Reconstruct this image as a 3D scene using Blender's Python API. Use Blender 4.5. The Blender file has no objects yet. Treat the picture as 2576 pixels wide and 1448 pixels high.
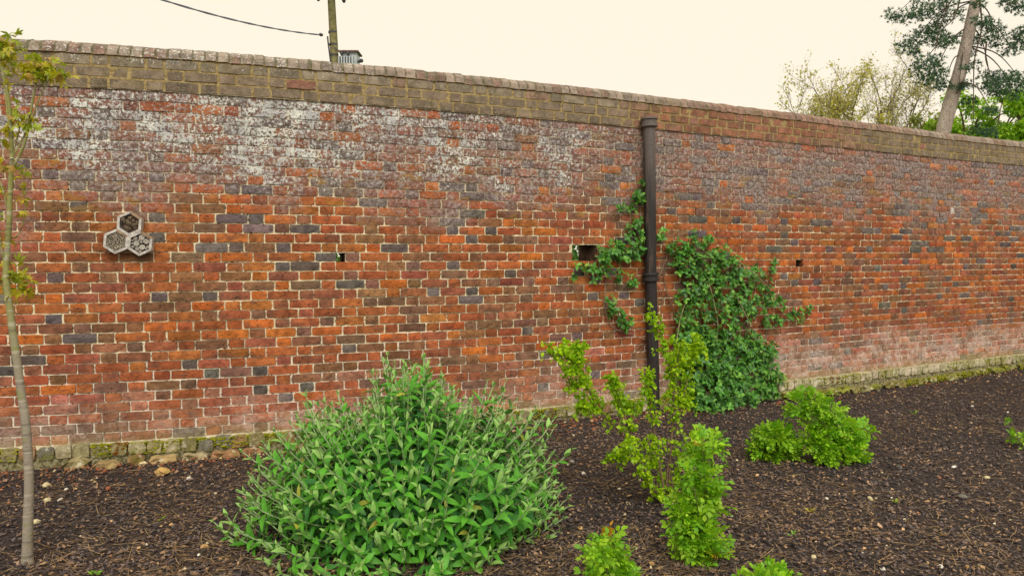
import bpy, math, random
import numpy as np
from mathutils import Vector, Matrix, noise as mnoise

random.seed(11)
RNG = np.random.default_rng(11)
SC = bpy.context.scene
COL = SC.collection

# ------------------------------------------------------------------ camera
CAM_Z, PITCH, F, CX, CY = 1.56, math.radians(2.78), 1792.0, 1288.0, 724.0
cam_d = bpy.data.cameras.new('camera')
cam_d.sensor_width = 36.0
cam_d.lens = 36.0 * F / 2576.0
cam_d.clip_start = 0.05
cam_d.clip_end = 2000.0
cam = bpy.data.objects.new('camera', cam_d)
cam.location = (0, 0, CAM_Z)
cam.rotation_euler = (math.pi / 2 - PITCH, 0, 0)
COL.objects.link(cam)
SC.camera = cam

# ------------------------------------------------------------------ sky and sun
SUN_EL, SUN_AZ = math.radians(46), math.radians(172)      # overcast, brightest behind and above the camera
world = bpy.data.worlds.new('World')
SC.world = world
world.use_nodes = True
wt = world.node_tree
wt.nodes.clear()
sky = wt.nodes.new('ShaderNodeTexSky')
sky.sky_type = 'NISHITA'
sky.sun_disc = False
sky.sun_elevation = SUN_EL
sky.sun_rotation = SUN_AZ
wmix = wt.nodes.new('ShaderNodeMix')
wmix.data_type = 'RGBA'
wmix.inputs[0].default_value = 0.96
wt.links.new(sky.outputs[0], wmix.inputs[6])
wmix.inputs[7].default_value = (10.6, 9.55, 7.75, 1)      # closed warm cloud layer
wbg = wt.nodes.new('ShaderNodeBackground')
wbg.inputs['Strength'].default_value = 0.0615
wt.links.new(wmix.outputs[2], wbg.inputs['Color'])
wo = wt.nodes.new('ShaderNodeOutputWorld')
wt.links.new(wbg.outputs[0], wo.inputs['Surface'])

sun_d = bpy.data.lights.new('sun', 'SUN')
sun_d.energy = 1.5
sun_d.angle = math.radians(35)
sun_d.color = (1.0, 0.95, 0.86)
sun = bpy.data.objects.new('sun', sun_d)
# direction towards the sun: azimuth measured from +Y clockwise
sdir = Vector((math.sin(SUN_AZ) * math.cos(SUN_EL), math.cos(SUN_AZ) * math.cos(SUN_EL), math.sin(SUN_EL)))
sun.rotation_euler = sdir.to_track_quat('Z', 'Y').to_euler()
sun.location = (0, -5, 12)
COL.objects.link(sun)

SC.view_settings.view_transform = 'Standard'
SC.view_settings.look = 'None'
SC.view_settings.gamma = 1.0
SC.view_settings.use_curve_mapping = False
SC.view_settings.exposure = 0.7
SC.render.engine = 'CYCLES'
SC.cycles.max_bounces = 6
SC.cycles.transparent_max_bounces = 4

# ------------------------------------------------------------------ helpers
def ray(px, py):
    u, v = (px - CX) / F, (py - CY) / F
    c, s = math.cos(PITCH), math.sin(PITCH)
    return np.array([u, c - v * s, -s - v * c])

def at(px, py, Y):
    d = ray(px, py)
    return np.array([0, 0, CAM_Z]) + d * (Y / d[1])

def proj(p):
    p = np.asarray(p, float)
    c, s = math.cos(PITCH), math.sin(PITCH)
    x, y, z = p[..., 0], p[..., 1], p[..., 2] - CAM_Z
    fw = y * c - z * s
    up = y * s + z * c
    return CX + F * x / fw, CY - F * up / fw, fw

def lin(r, g, b):
    f = lambda c: (c / 255 / 12.92) if c / 255 <= 0.04045 else ((c / 255 + 0.055) / 1.055) ** 2.4
    return np.array([f(r), f(g), f(b)])

def nz(x, y, z=0.0):
    return mnoise.noise(Vector((x, y, z)))

def sstep(a, b, x):
    t = min(1, max(0, (x - a) / (b - a)))
    return t * t * (3 - 2 * t)

class Tmpl:
    def __init__(s, V, Fc):
        s.V = np.asarray(V, float)
        s.F = [tuple(f) for f in Fc]
        s.loops = np.array([i for f in s.F for i in f], np.int32)
        s.counts = np.array([len(f) for f in s.F], np.int32)
        s.mesh = {}
    def get_mesh(s, name, mat, smooth=False):
        k = mat.name
        if k not in s.mesh:
            s.mesh[k] = raw_mesh(name, s.V, s.loops, s.counts, mat, None, smooth)
        return s.mesh[k]

def raw_mesh(name, V, loops, counts, mat, cols=None, smooth=False):
    me = bpy.data.meshes.new(name)
    V = np.ascontiguousarray(V, np.float32)
    me.vertices.add(len(V))
    me.vertices.foreach_set('co', V.ravel())
    me.loops.add(len(loops))
    me.loops.foreach_set('vertex_index', np.ascontiguousarray(loops, np.int32))
    me.polygons.add(len(counts))
    st = np.concatenate([[0], np.cumsum(counts)[:-1]]).astype(np.int32)
    me.polygons.foreach_set('loop_start', st)
    me.polygons.foreach_set('use_smooth', np.full(len(counts), smooth, bool))
    me.update(calc_edges=True)
    if cols is not None:
        a = me.color_attributes.new('Col', 'FLOAT_COLOR', 'POINT')
        a.data.foreach_set('color', np.ascontiguousarray(cols, np.float32).ravel())
    me.validate()
    if mat:
        me.materials.append(mat)
    return me

def link(name, me, parent=None):
    o = bpy.data.objects.new(name, me)
    COL.objects.link(o)
    if parent is not None:
        o.parent = parent
    return o

def tag(o, label=None, cat=None, group=None, kind=None):
    if label: o['label'] = label
    if cat: o['category'] = cat
    if group: o['group'] = group
    if kind: o['kind'] = kind
    return o

def thing(name, loc, label, cat, group=None):
    o = bpy.data.objects.new(name, None)
    o.empty_display_size = 0.1
    o.location = tuple(loc)
    COL.objects.link(o)
    return tag(o, label, cat, group)

def base_of(parent):
    return np.array(parent.location) if parent is not None else np.zeros(3)

class MB:
    """plain mesh collector in world coordinates"""
    def __init__(s):
        s.V, s.L, s.C, s.K, s.n = [], [], [], [], 0
    def add(s, V, Fc, col=(1, 1, 1, 1)):
        V = np.asarray(V, float)
        s.V.append(V)
        s.L.append(np.array([i for f in Fc for i in f], np.int32) + s.n)
        s.C.append(np.array([len(f) for f in Fc], np.int32))
        s.K.append(np.tile(np.asarray(col, float), (len(V), 1)))
        s.n += len(V)
        return s
    def many(s, tm, Ms, cols):
        Ms = np.asarray(Ms)
        k, n = len(Ms), len(tm.V)
        if k == 0: return s
        V = np.einsum('kij,nj->kni', Ms[:, :3, :3], tm.V) + Ms[:, None, :3, 3]
        s.V.append(V.reshape(-1, 3))
        s.L.append((tm.loops[None, :] + (np.arange(k) * n)[:, None]).ravel().astype(np.int32) + s.n)
        s.C.append(np.tile(tm.counts, k))
        s.K.append(np.repeat(np.asarray(cols, float), n, axis=0))
        s.n += k * n
        return s
    def tube(s, pts, rad, sides=6, col=(1, 1, 1, 1), cap=True):
        pts = [np.asarray(p, float) for p in pts]
        m = len(pts)
        if np.isscalar(rad): rad = [rad] * m
        V, Fc = [], []
        up = np.array([0.13, 0.27, 0.95])
        for i, p in enumerate(pts):
            d = pts[min(i + 1, m - 1)] - pts[max(i - 1, 0)]
            d = d / (np.linalg.norm(d) + 1e-9)
            a = np.cross(d, up)
            if np.linalg.norm(a) < 0.2: a = np.cross(d, [1, 0.1, 0])
            a /= np.linalg.norm(a)
            b = np.cross(d, a)
            for k in range(sides):
                t = 2 * math.pi * k / sides
                V.append(p + rad[i] * (math.cos(t) * a + math.sin(t) * b))
        for i in range(m - 1):
            for k in range(sides):
                k2 = (k + 1) % sides
                Fc.append((i * sides + k, i * sides + k2, (i + 1) * sides + k2, (i + 1) * sides + k))
        if cap:
            Fc.append(tuple(range(sides)))
            Fc.append(tuple((m - 1) * sides + k for k in reversed(range(sides))))
        return s.add(V, Fc, col)
    def box(s, c, h, R=None, col=(1, 1, 1, 1)):
        V = np.array([[x, y, z] for x in (-1, 1) for y in (-1, 1) for z in (-1, 1)], float) * np.asarray(h)
        if R is not None: V = V @ np.asarray(R).T
        Fc = [(0, 1, 3, 2), (4, 6, 7, 5), (0, 4, 5, 1), (2, 3, 7, 6), (0, 2, 6, 4), (1, 5, 7, 3)]
        return s.add(V + np.asarray(c), Fc, col)
    def build(s, name, mat, parent=None, smooth=False, kind=None):
        V = np.concatenate(s.V) - base_of(parent)
        me = raw_mesh(name, V, np.concatenate(s.L), np.concatenate(s.C), mat, np.concatenate(s.K), smooth)
        o = link(name, me, parent)
        if kind: o['kind'] = kind
        return o

class Bag:
    """many placed copies of a few templates: the largest ones become objects, the rest one mesh"""
    def __init__(s, tmpls):
        s.t, s.it = tmpls, []
    def add(s, i, M, col, size=1.0):
        s.it.append((i, M, col, size))
    def build(s, parent, mat_att, mat_obj=None, nmax=0, part='leaf', rest='foliage', smooth=False, inframe=True, smin=0):
        it = s.it
        if not it: return
        idx = set()
        if nmax:
            pos = np.array([m[:3, 3] for _, m, _, _ in it])
            px, py, d = proj(pos)
            sz = np.array([q[3] for q in it]) / d
            ok = (px > -8) & (px < 2584) & (py > -8) & (py < 1456) if inframe else np.ones(len(it), bool)
            sc = np.where(ok, sz, -1)
            o = np.argsort(-sc)[:nmax]
            idx = set(int(i) for i in o if sc[i] > smin)
        b = base_of(parent)
        T = Matrix.Translation(Vector(-b))
        for i in sorted(idx):
            ti, M, c, _ = it[i]
            ob = bpy.data.objects.new(part, s.t[ti].get_mesh(part, mat_obj, smooth))
            ob.parent = parent
            ob.matrix_local = T @ Matrix(M.tolist())
            ob.color = tuple(float(x) for x in c)
            COL.objects.link(ob)
        mb = MB()
        for ti in range(len(s.t)):
            r = [k for k in range(len(it)) if it[k][0] == ti and k not in idx]
            if r: mb.many(s.t[ti], np.array([it[k][1] for k in r]), np.array([it[k][2] for k in r]))
        if mb.n:
            return mb.build(rest, mat_att, parent, smooth, kind='stuff')

def mat4(pos, R, scale=(1, 1, 1)):
    M = np.eye(4)
    M[:3, :3] = np.asarray(R) * np.asarray(scale)[None, :]
    M[:3, 3] = pos
    return M

def leafR(d, n):
    """leaf frame: y along d, z close to n"""
    dx, dy, dz = float(d[0]), float(d[1]), float(d[2])
    l = math.sqrt(dx * dx + dy * dy + dz * dz) + 1e-9
    dx /= l; dy /= l; dz /= l
    nx, ny, nz_ = float(n[0]), float(n[1]), float(n[2])
    k = nx * dx + ny * dy + nz_ * dz
    nx -= k * dx; ny -= k * dy; nz_ -= k * dz
    l = math.sqrt(nx * nx + ny * ny + nz_ * nz_)
    if l < 1e-3:
        nx, ny, nz_ = dy * .2 - dz, dz * .3 - dx * .2, dx - dy * .3
        l = math.sqrt(nx * nx + ny * ny + nz_ * nz_) + 1e-9
    nx /= l; ny /= l; nz_ /= l
    return np.array([[dy * nz_ - dz * ny, dx, nx], [dz * nx - dx * nz_, dy, ny], [dx * ny - dy * nx, dz, nz_]])

def unit(v):
    v = np.asarray(v, float)
    return v / (math.sqrt(float(v @ v)) + 1e-9)

def curve_pts(pts, n):
    """Catmull-Rom through pts"""
    P = [np.asarray(p, float) for p in pts]
    P = [2 * P[0] - P[1]] + P + [2 * P[-1] - P[-2]]
    out = []
    m = len(P) - 3
    for i in range(m):
        for k in range(n):
            t = k / n
            a, b, c, d = P[i:i + 4]
            out.append(0.5 * (2 * b + (c - a) * t + (2 * a - 5 * b + 4 * c - d) * t * t + (3 * b - a - 3 * c + d) * t ** 3))
    out.append(P[-2])
    return out

# ------------------------------------------------------------------ material helpers
class NT:
    def __init__(s, name):
        s.m = bpy.data.materials.new(name)
        s.m.use_nodes = True
        s.t = s.m.node_tree
        s.t.nodes.clear()
        s.pos = None
    def n(s, typ, ins=None, **props):
        q = s.t.nodes.new(typ)
        for k, v in props.items(): setattr(q, k, v)
        for k, v in (ins or {}).items(): s.put(q.inputs[k], v)
        return q
    def put(s, sock, v):
        if isinstance(v, bpy.types.NodeSocket): s.t.links.new(v, sock)
        elif isinstance(v, (int, float)): sock.default_value = v
        else:
            v = list(v)
            if len(sock.default_value) == 4 and len(v) == 3: v = v + [1]
            sock.default_value = v
    def P(s):
        if s.pos is None:
            g = s.n('ShaderNodeNewGeometry')
            s.pos = g.outputs['Position']
            s.geo = g
        return s.pos
    def xyz(s):
        q = s.n('ShaderNodeSeparateXYZ', {0: s.P()})
        return q.outputs
    def math(s, op, a, b=0.0, clamp=False):
        q = s.n('ShaderNodeMath', {0: a, 1: b}, operation=op)
        q.use_clamp = clamp
        return q.outputs[0]
    def mul(s, a, b): return s.math('MULTIPLY', a, b)
    def addm(s, a, b): return s.math('ADD', a, b)
    def noise(s, scale, detail=4, rough=0.55, vec=None, dist=0.0):
        q = s.n('ShaderNodeTexNoise', {'Vector': vec if vec is not None else s.P(), 'Scale': scale, 'Detail': detail, 'Roughness': rough, 'Distortion': dist})
        return q.outputs['Fac']
    def voro(s, scale, vec=None, feature='F1'):
        q = s.n('ShaderNodeTexVoronoi', {'Vector': vec if vec is not None else s.P(), 'Scale': scale}, feature=feature)
        return q.outputs['Distance']
    def ss(s, v, a, b, lo=0.0, hi=1.0):
        q = s.n('ShaderNodeMapRange', {'Value': v, 'From Min': a, 'From Max': b, 'To Min': lo, 'To Max': hi}, interpolation_type='SMOOTHSTEP')
        return q.outputs[0]
    def mix(s, f, a, b, blend='MIX'):
        q = s.n('ShaderNodeMix', {0: f, 6: a, 7: b}, data_type='RGBA', blend_type=blend)
        return q.outputs[2]
    def stretch(s, sx, sy, sz):
        q = s.n('ShaderNodeVectorMath', {0: s.P(), 1: (sx, sy, sz)}, operation='MULTIPLY')
        return q.outputs[0]
    def src(s, mode):
        if mode == 'obj':
            q = s.n('ShaderNodeObjectInfo')
            return q.outputs['Color'], q.outputs['Alpha']
        q = s.n('ShaderNodeAttribute', attribute_name='Col')
        return q.outputs['Color'], q.outputs['Alpha']
    def bump(s, h, strength=0.5, dist=0.01):
        return s.n('ShaderNodeBump', {'Height': h, 'Strength': strength, 'Distance': dist}).outputs[0]
    def out(s, color, rough=0.9, normal=None, spec=0.3, metal=0.0):
        b = s.n('ShaderNodeBsdfPrincipled', {'Base Color': color, 'Roughness': rough, 'Metallic': metal, 'Specular IOR Level': spec})
        if normal is not None: s.put(b.inputs['Normal'], normal)
        o = s.n('ShaderNodeOutputMaterial', {'Surface': b.outputs[0]})
        return s.m

def simple_mat(name, col, rough=0.8, nscale=20, amp=0.35, bump=0.3, spec=0.3, metal=0.0, dist=0.004):
    t = NT(name)
    f = t.noise(nscale, 5)
    c = t.mix(t.ss(f, 0.3, 0.7), np.array(col) * (1 - amp), np.minimum(np.array(col) * (1 + amp), 1))
    return t.out(c, rough, t.bump(t.noise(nscale * 3, 5), bump, dist), spec, metal)

def leaf_mat(name, mode, under=None, transl=0.35, rough=0.5, spec=0.35, vein=0.0):
    t = NT(name)
    c, a = t.src(mode)
    t.P()
    f = t.noise(18, 3)
    c = t.mix(t.ss(f, 0.25, 0.75), t.mix(1.0, c, (0.78, 0.8, 0.75), 'MULTIPLY'), t.mix(1.0, c, (1.2, 1.15, 1.1), 'MULTIPLY'))
    if under is not None:
        c = t.mix(t.mul(t.geo.outputs['Backfacing'], 0.42), c, under)
    b = t.n('ShaderNodeBsdfPrincipled', {'Base Color': c, 'Roughness': rough, 'Specular IOR Level': spec})
    tr = t.n('ShaderNodeBsdfTranslucent', {'Color': t.mix(1.0, c, (1.15, 1.25, 0.6), 'MULTIPLY')})
    m = t.n('ShaderNodeMixShader', {0: transl, 1: b.outputs[0], 2: tr.outputs[0]})
    t.n('ShaderNodeOutputMaterial', {'Surface': m.outputs[0]})
    return t.m

def att_mat(name, rough=0.85, spec=0.3, bump=0.3, nscale=60):
    t = NT(name)
    c, a = t.src('att')
    f = t.noise(nscale, 4)
    c = t.mix(t.ss(f, 0.25, 0.75), t.mix(1.0, c, (0.7, 0.7, 0.7), 'MULTIPLY'), t.mix(1.0, c, (1.25, 1.25, 1.25), 'MULTIPLY'))
    return t.out(c, rough, t.bump(t.noise(nscale * 2, 3), bump, 0.003), spec)

# ------------------------------------------------------------------ the line of the wall in plan
_cx = np.array([-3.68, -1.99, 0.0, 2.76, 7.11])
_cy = np.array([5.12, 5.55, 6.36, 7.68, 9.90])
_pf = np.polyfit(_cx, _cy, 3)
_pd = np.polyder(_pf)
def wall_y(x):
    xc = np.clip(x, -3.9, 7.3)
    return np.polyval(_pf, xc) + np.polyval(_pd, xc) * (x - xc)
_gx = np.linspace(-6.5, 12.5, 3801)
_gy = wall_y(_gx)
_gs = np.concatenate([[0], np.cumsum(np.hypot(np.diff(_gx), np.diff(_gy)))])
S_MAX = _gs[-1]
def wall_pt(s):
    x = np.interp(s, _gs, _gx)
    y = wall_y(x)
    e = 1e-2
    xa, xb = np.interp(s - e, _gs, _gx), np.interp(s + e, _gs, _gx)
    t = np.array([xb - xa, wall_y(xb) - wall_y(xa)])
    t = t / np.hypot(*t)
    return np.array([x, y]), t, np.array([t[1], -t[0]])
def W(s, z, off=0.0):
    p, t, n = wall_pt(s)
    return np.array([p[0] + n[0] * off, p[1] + n[1] * off, z])
def wallR(s):
    p, t, n = wall_pt(s)
    return np.array([[t[0], -n[0], 0], [t[1], -n[1], 0], [0, 0, 1.0]])
def s_of_x(x): return float(np.interp(x, _gx, _gs))
WALL_K = _gx / _gy
def wall_px(px, py, off=0.0):
    """wall coordinates (s, z) hit by a picture point"""
    d = ray(px, py)
    x = np.interp(d[0] / d[1], WALL_K, _gx)
    y = wall_y(x)
    z = CAM_Z + d[2] / d[1] * y
    return s_of_x(x), z
def on_wall(px, py, off=0.0):
    s, z = wall_px(px, py)
    p = W(s, z, off)
    # slide along the sight line so that the point stays on its pixel
    c = np.array([0, 0, CAM_Z]); d = W(s, z, 0) - c
    n = wall_pt(s)[2]
    k = off / -(d[0] * n[0] + d[1] * n[1])
    return c + d * (1 - k)

# ------------------------------------------------------------------ ground height
_gzx = np.array([-8, -4, -1.5, 0, 1.5, 2.8, 4, 5.5, 7, 12])
_gzz = np.array([.02, .0, .01, .03, .02, -.03, -.07, -.06, -.03, 0])
def gz(x, y):
    d = max(0.0, wall_y(x) - y)
    w = 1 - sstep(0.0, 2.6, d)
    return float(np.interp(x, _gzx, _gzz)) * w + 0.025 * nz(x * .7, y * .7, 3.1) * sstep(0, .8, d)
def gp(px, py):
    d = ray(px, py); z = 0.0
    for _ in range(4):
        k = (z - CAM_Z) / d[2]
        z = gz(d[0] * k, d[1] * k)
    return np.array([d[0] * k, d[1] * k, z])

# ------------------------------------------------------------------ materials of the wall
def wall_grime(t, c, a, cap=False, mortar=False):
    """weathering with shapes of its own: grey crust, lichen, lime bloom, algae"""
    X, Y, Z = t.xyz()
    big = t.noise(1.6, 4)
    mid = t.noise(7, 5, 0.6)
    fine = t.noise(38, 5, 0.65)
    if not cap:
        zz = t.addm(Z, t.math('MULTIPLY', t.addm(big, -0.5), 1.5))
        zz = t.addm(zz, t.mul(X, -0.02))
        m = t.ss(zz, 1.75, 2.25)
        m = t.mul(m, t.ss(Z, 1.3, 1.9))
        cr = t.mul(m, t.ss(t.addm(t.mul(mid, 0.6), t.mul(fine, 0.4)), 0.30, 0.46))
        cr = t.mul(cr, t.ss(a, .25, .75)) if not mortar else t.mul(cr, 0.5)
        c = t.mix(t.mul(cr, t.ss(big, .38, .62, .5, .88)), c, t.mix(t.ss(fine, 0.4, 0.6), (0.15, 0.10, 0.09), (0.30, 0.235, 0.225)))
        # thin grey dusting over the whole upper wall
        du = t.mul(t.ss(t.addm(Z, t.mul(t.addm(big, -0.5), 1.2)), 1.75, 2.3), t.ss(t.addm(t.mul(fine, .5), t.mul(t.noise(90, 3, .6), .5)), .50, .58))
        c = t.mix(t.mul(du, 0.6), c, (0.44, 0.41, 0.38))
        # ochre lichen
        oc = t.mul(t.ss(t.noise(4.3, 4, 0.6, t.stretch(1, 1, 2.2)), 0.58, 0.68), t.mul(t.ss(Z, 1.6, 2.0), t.ss(Z, 2.6, 2.2)))
        c = t.mix(t.mul(oc, 0.6), c, (0.36, 0.2, 0.035))
    # white lichen
    lx = t.ss(X, 2.9, -1.4)
    lz = t.mul(t.ss(t.addm(Z, t.mul(t.addm(big, -0.5), 0.8)), 1.9, 2.35), t.ss(Z, 2.95, 2.7, 0.12, 1.0)) if not cap else None
    fl = t.addm(t.mul(fine, 0.34), t.addm(t.mul(t.noise(3.1, 3), 0.22), t.mul(t.noise(64, 4, .65), 0.44)))
    if not cap:
        dens = t.mul(lz, t.addm(t.mul(lx, 0.098), 0.0))
        th = t.math('SUBTRACT', t.addm(0.602, t.mul(t.math('SUBTRACT', 0.75, a), 0.09)), dens)
        lw = t.ss(t.math('SUBTRACT', fl, th), 0.0, 0.022)
        lw = t.mul(lw, t.ss(Z, 1.85, 2.2))
    else:
        th = t.math('SUBTRACT', 0.62, t.mul(t.mul(t.ss(Z, 2.88, 3.0), t.ss(X, 1.0, -1.6)), 0.085))
        lw = t.ss(t.math('SUBTRACT', fl, th), 0.0, 0.022)
    c = t.mix(t.mul(lw, 0.92), c, t.mix(t.ss(mid, .4, .6), (0.70, 0.72, 0.66), (0.48, 0.49, 0.49)))
    if not cap:
        # isolated white patches far right
        vo = t.voro(2.6)
        wp = t.mul(t.ss(t.addm(vo, t.mul(t.addm(fine, -0.5), 0.35)), 0.13, 0.09), t.mul(t.ss(Z, 1.95, 2.1), t.mul(t.ss(Z, 2.75, 2.5), t.ss(X, 4.6, 5.4))))
        c = t.mix(t.mul(wp, 0.85), c, (0.68, 0.69, 0.62))
        # lime bloom at the foot
        lo = t.ss(t.addm(t.addm(Z, t.mul(t.ss(X, .5, 4.5), -.16)), t.mul(t.addm(big, -0.5), 0.8)), 0.62, 0.12)
        lo = t.mul(lo, t.ss(X, -4.0, 4.0, 0.55, 1.0))
        ef = t.mul(lo, t.ss(t.addm(t.mul(mid, 0.55), t.mul(fine, 0.45)), 0.42, 0.6, 0.15, 1.0))
        c = t.mix(t.mul(ef, 0.8), c, (0.62, 0.50, 0.42))
        alg = t.mul(t.ss(t.addm(Z, t.mul(t.addm(mid, -0.5), 0.3)), 0.27, 0.12), t.ss(X, -5, 6, 0.45, 0.9))
        c = t.mix(t.mul(alg, 0.6), c, (0.30, 0.26, 0.10))
        al2 = t.mul(t.ss(t.addm(Z, t.mul(t.addm(mid, -0.5), 0.25)), 0.2, 0.1), t.ss(mid, 0.42, 0.56))
        c = t.mix(t.mul(al2, 0.85), c, (0.19, 0.19, 0.02))
    else:
        g = t.mul(t.ss(big, 0.45, 0.62), t.ss(mid, 0.42, 0.6))
        c = t.mix(t.mul(g, 0.35), c, (0.19, 0.15, 0.045))
        c = t.mix(t.mul(t.ss(t.addm(t.mul(mid, .6), t.mul(fine, .4)), .5, .62), 0.5), c, (0.075, 0.066, 0.045))
        c = t.mix(t.mul(t.ss(t.noise(85, 3, .6), .56, .63), 0.45), c, (0.36, 0.34, 0.28))
    return c, fine, mid, lw

def brick_mat(name, mode, cap=False):
    t = NT(name)
    c, a = t.src(mode)
    m1 = t.noise(13, 5, 0.6)
    c = t.mix(t.ss(m1, 0.32, 0.68), t.mix(1.0, c, (0.70, 0.68, 0.68), 'MULTIPLY'), t.mix(1.0, c, (1.22, 1.2, 1.18), 'MULTIPLY'))
    sm = t.noise(5.5, 4, 0.6, t.stretch(1, 1, 2))
    c = t.mix(t.ss(sm, 0.53, 0.68, 0, 0.5 if not cap else 0.2), c, (0.10, 0.068, 0.055))
    pit = t.noise(75, 3, 0.6, t.stretch(0.6, 0.6, 1.3))
    c = t.mix(t.ss(pit, 0.61, 0.68, 0, 0.75 if not cap else 0.2), c, (0.035, 0.025, 0.02))
    c, fine, mid, lw = wall_grime(t, c, a, cap)
    h = t.addm(t.mul(fine, 0.8), t.addm(t.mul(t.ss(pit, 0.7, 0.55), 0.5), t.mul(lw, 0.25)))
    return t.out(c, 0.93, t.bump(h, 0.75 if not cap else 0.4, 0.009), 0.2)

def mortar_mat(name):
    t = NT(name)
    P = t.P()
    X, Y, Z = t.xyz()
    f = t.noise(30, 5, 0.65)
    c = t.mix(t.ss(f, 0.3, 0.7), (0.66, 0.54, 0.33), (0.85, 0.77, 0.56))
    c = t.mix(t.ss(t.addm(Z, t.mul(t.addm(t.noise(2, 3), -0.5), 0.8)), 1.0, 0.5), c, t.mix(t.ss(f, .3, .7), (0.70, 0.60, 0.45), (0.86, 0.81, 0.7)))
    sp = t.noise(62, 3, 0.6)
    up = t.mul(t.ss(Z, 1.5, 2.2), t.ss(t.noise(2.7, 4), .4, .6))
    sp2 = t.addm(sp, t.mul(up, 0.06))  # denser dark specks high up: moss plus joint shadow put into the colour
    c = t.mix(t.ss(sp2, 0.575, 0.62, 0, 0.9), c, (0.04, 0.03, 0.02))
    c, fine, mid, lw = wall_grime(t, c, 0.8, False, True)
    c = t.mix(t.ss(Z, 0.135, 0.12), c, t.mix(t.ss(fine, .4, .6), (0.10, 0.085, 0.035), (0.30, 0.27, 0.16)))
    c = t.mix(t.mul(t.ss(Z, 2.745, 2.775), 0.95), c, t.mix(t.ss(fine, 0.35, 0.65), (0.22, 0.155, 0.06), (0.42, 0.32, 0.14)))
    c = t.mix(t.ss(Z, 3.0, 3.02), c, t.mix(t.ss(fine, .35, .65), (0.10, 0.09, 0.05), (0.21, 0.19, 0.13)))
    h = t.addm(fine, t.mul(sp, -0.6))
    return t.out(c, 0.95, t.bump(h, 0.8, 0.008), 0.15)

M_BRICK_O, M_BRICK_A = brick_mat('brick_clay_single', 'obj'), brick_mat('brick_clay_mass', 'att')
M_CAP_O, M_CAP_A = brick_mat('cap_clay_single', 'obj', True), brick_mat('cap_clay_mass', 'att', True)
def plinth_mat(name, mode):
    t = NT(name)
    c, a = t.src(mode)
    f, g, q = t.noise(24, 5, .65), t.noise(9, 4, .6), t.noise(70, 3)
    c = t.mix(t.ss(f, .3, .7), t.mix(1.0, c, (.7, .68, .62), 'MULTIPLY'), t.mix(1.0, c, (1.2, 1.2, 1.18), 'MULTIPLY'))
    c = t.mix(t.ss(g, .52, .66, 0, .75), c, (0.17, 0.165, 0.03))
    c = t.mix(t.ss(t.noise(14, 4), .58, .68, 0, .7), c, (0.62, 0.58, 0.46))
    c = t.mix(t.ss(q, .62, .7, 0, .7), c, (0.05, 0.04, 0.025))
    return t.out(c, .95, t.bump(t.addm(f, q), .8, .01), .15)
M_PL_O, M_PL_A = plinth_mat('plinth_stone_single', 'obj'), plinth_mat('plinth_stone_mass', 'att')
M_MORTAR = mortar_mat('lime_mortar')

# ------------------------------------------------------------------ brick shapes
def brick_tmpl(L, H, D, nx, nzv, rough, corner, seed):
    r = np.random.default_rng(seed)
    V, Fc = [], []
    jx0, jx1 = r.normal(0, rough, (2, nzv + 1))
    jz0, jz1 = r.normal(0, rough * 0.8, (2, nx + 1))
    idx = {}
    for i in range(nx + 1):
        for k in range(nzv + 1):
            u, v = i / nx - .5, k / nzv - .5
            eu = (abs(u) == .5); ev = (abs(v) == .5)
            x, z = u * L, v * H
            if i == 0: x += jx0[k]
            if i == nx: x += jx1[k]
            if k == 0: z += jz0[i]
            if k == nzv: z += jz1[i]
            y = r.normal(0, rough * 1.0)
            if eu or ev: y += 0.0018 + abs(r.normal(0, rough * .7))
            if eu and ev:
                x -= math.copysign(corner, u); z -= math.copysign(corner, v); y += corner * .6
            if not eu and not ev:
                x += r.normal(0, L / nx * .12); z += r.normal(0, H / nzv * .12)
            idx[i, k] = len(V); V.append((x, y, z))
    for i in range(nx):
        for k in range(nzv):
            Fc.append((idx[i, k], idx[i + 1, k], idx[i + 1, k + 1], idx[i, k + 1]))
    ring = [(i, 0) for i in range(nx)] + [(nx, k) for k in range(nzv)] + [(i, nzv) for i in range(nx, 0, -1)] + [(0, k) for k in range(nzv, 0, -1)]
    bi = []
    for q in ring:
        x, y, z = V[idx[q]]
        bi.append(len(V)); V.append((x, D, z))
    m = len(ring)
    for j in range(m):
        j2 = (j + 1) % m
        Fc.append((idx[ring[j2]], idx[ring[j]], bi[j], bi[j2]))
    return Tmpl(V, Fc)

STR, HDR, BH = 0.2245, 0.1072, 0.0655
T_STR = [brick_tmpl(STR, BH, .045, 5, 2, r_, .0016, 100 + i) for i, r_ in enumerate([.0009, .0010, .0011, .0012, .0014, .0016, .0018, .002, .0013, .0017])]
T_HDR = [brick_tmpl(HDR, BH, .045, 3, 2, r_, .0016, 200 + i) for i, r_ in enumerate([.0009, .0010, .0011, .0012, .0014, .0016, .0018, .002, .0013, .0017])]
T_CAPS = [brick_tmpl(STR, .0655, .06, 3, 1, .0009, .002, 300 + i) for i in range(4)]
T_CAPH = [brick_tmpl(HDR, .0655, .06, 2, 1, .0009, .002, 310 + i) for i in range(4)]

Z_LEDGE, PITCH_Z, N_COURSE = 0.15, 0.0746, 35
Z_CAP = Z_LEDGE + PITCH_Z * N_COURSE
CAP_P = 0.080
Z_COP = Z_CAP + 3 * CAP_P

# openings that go into the wall: (s0, s1, z0, z1, depth)
def _hs(px): return wall_px(px, 640)[0]
zc = lambda k: Z_LEDGE + PITCH_Z * k
HOLES = [(_hs(1440), _hs(1502), zc(18) - .004, zc(20) - .004, 0.34),
         (_hs(845), _hs(868), zc(18) - .004, zc(19) - .004, 0.34),
         (_hs(2003), _hs(2021), zc(17) - .004, zc(18) - .004, 0.20)]

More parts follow.
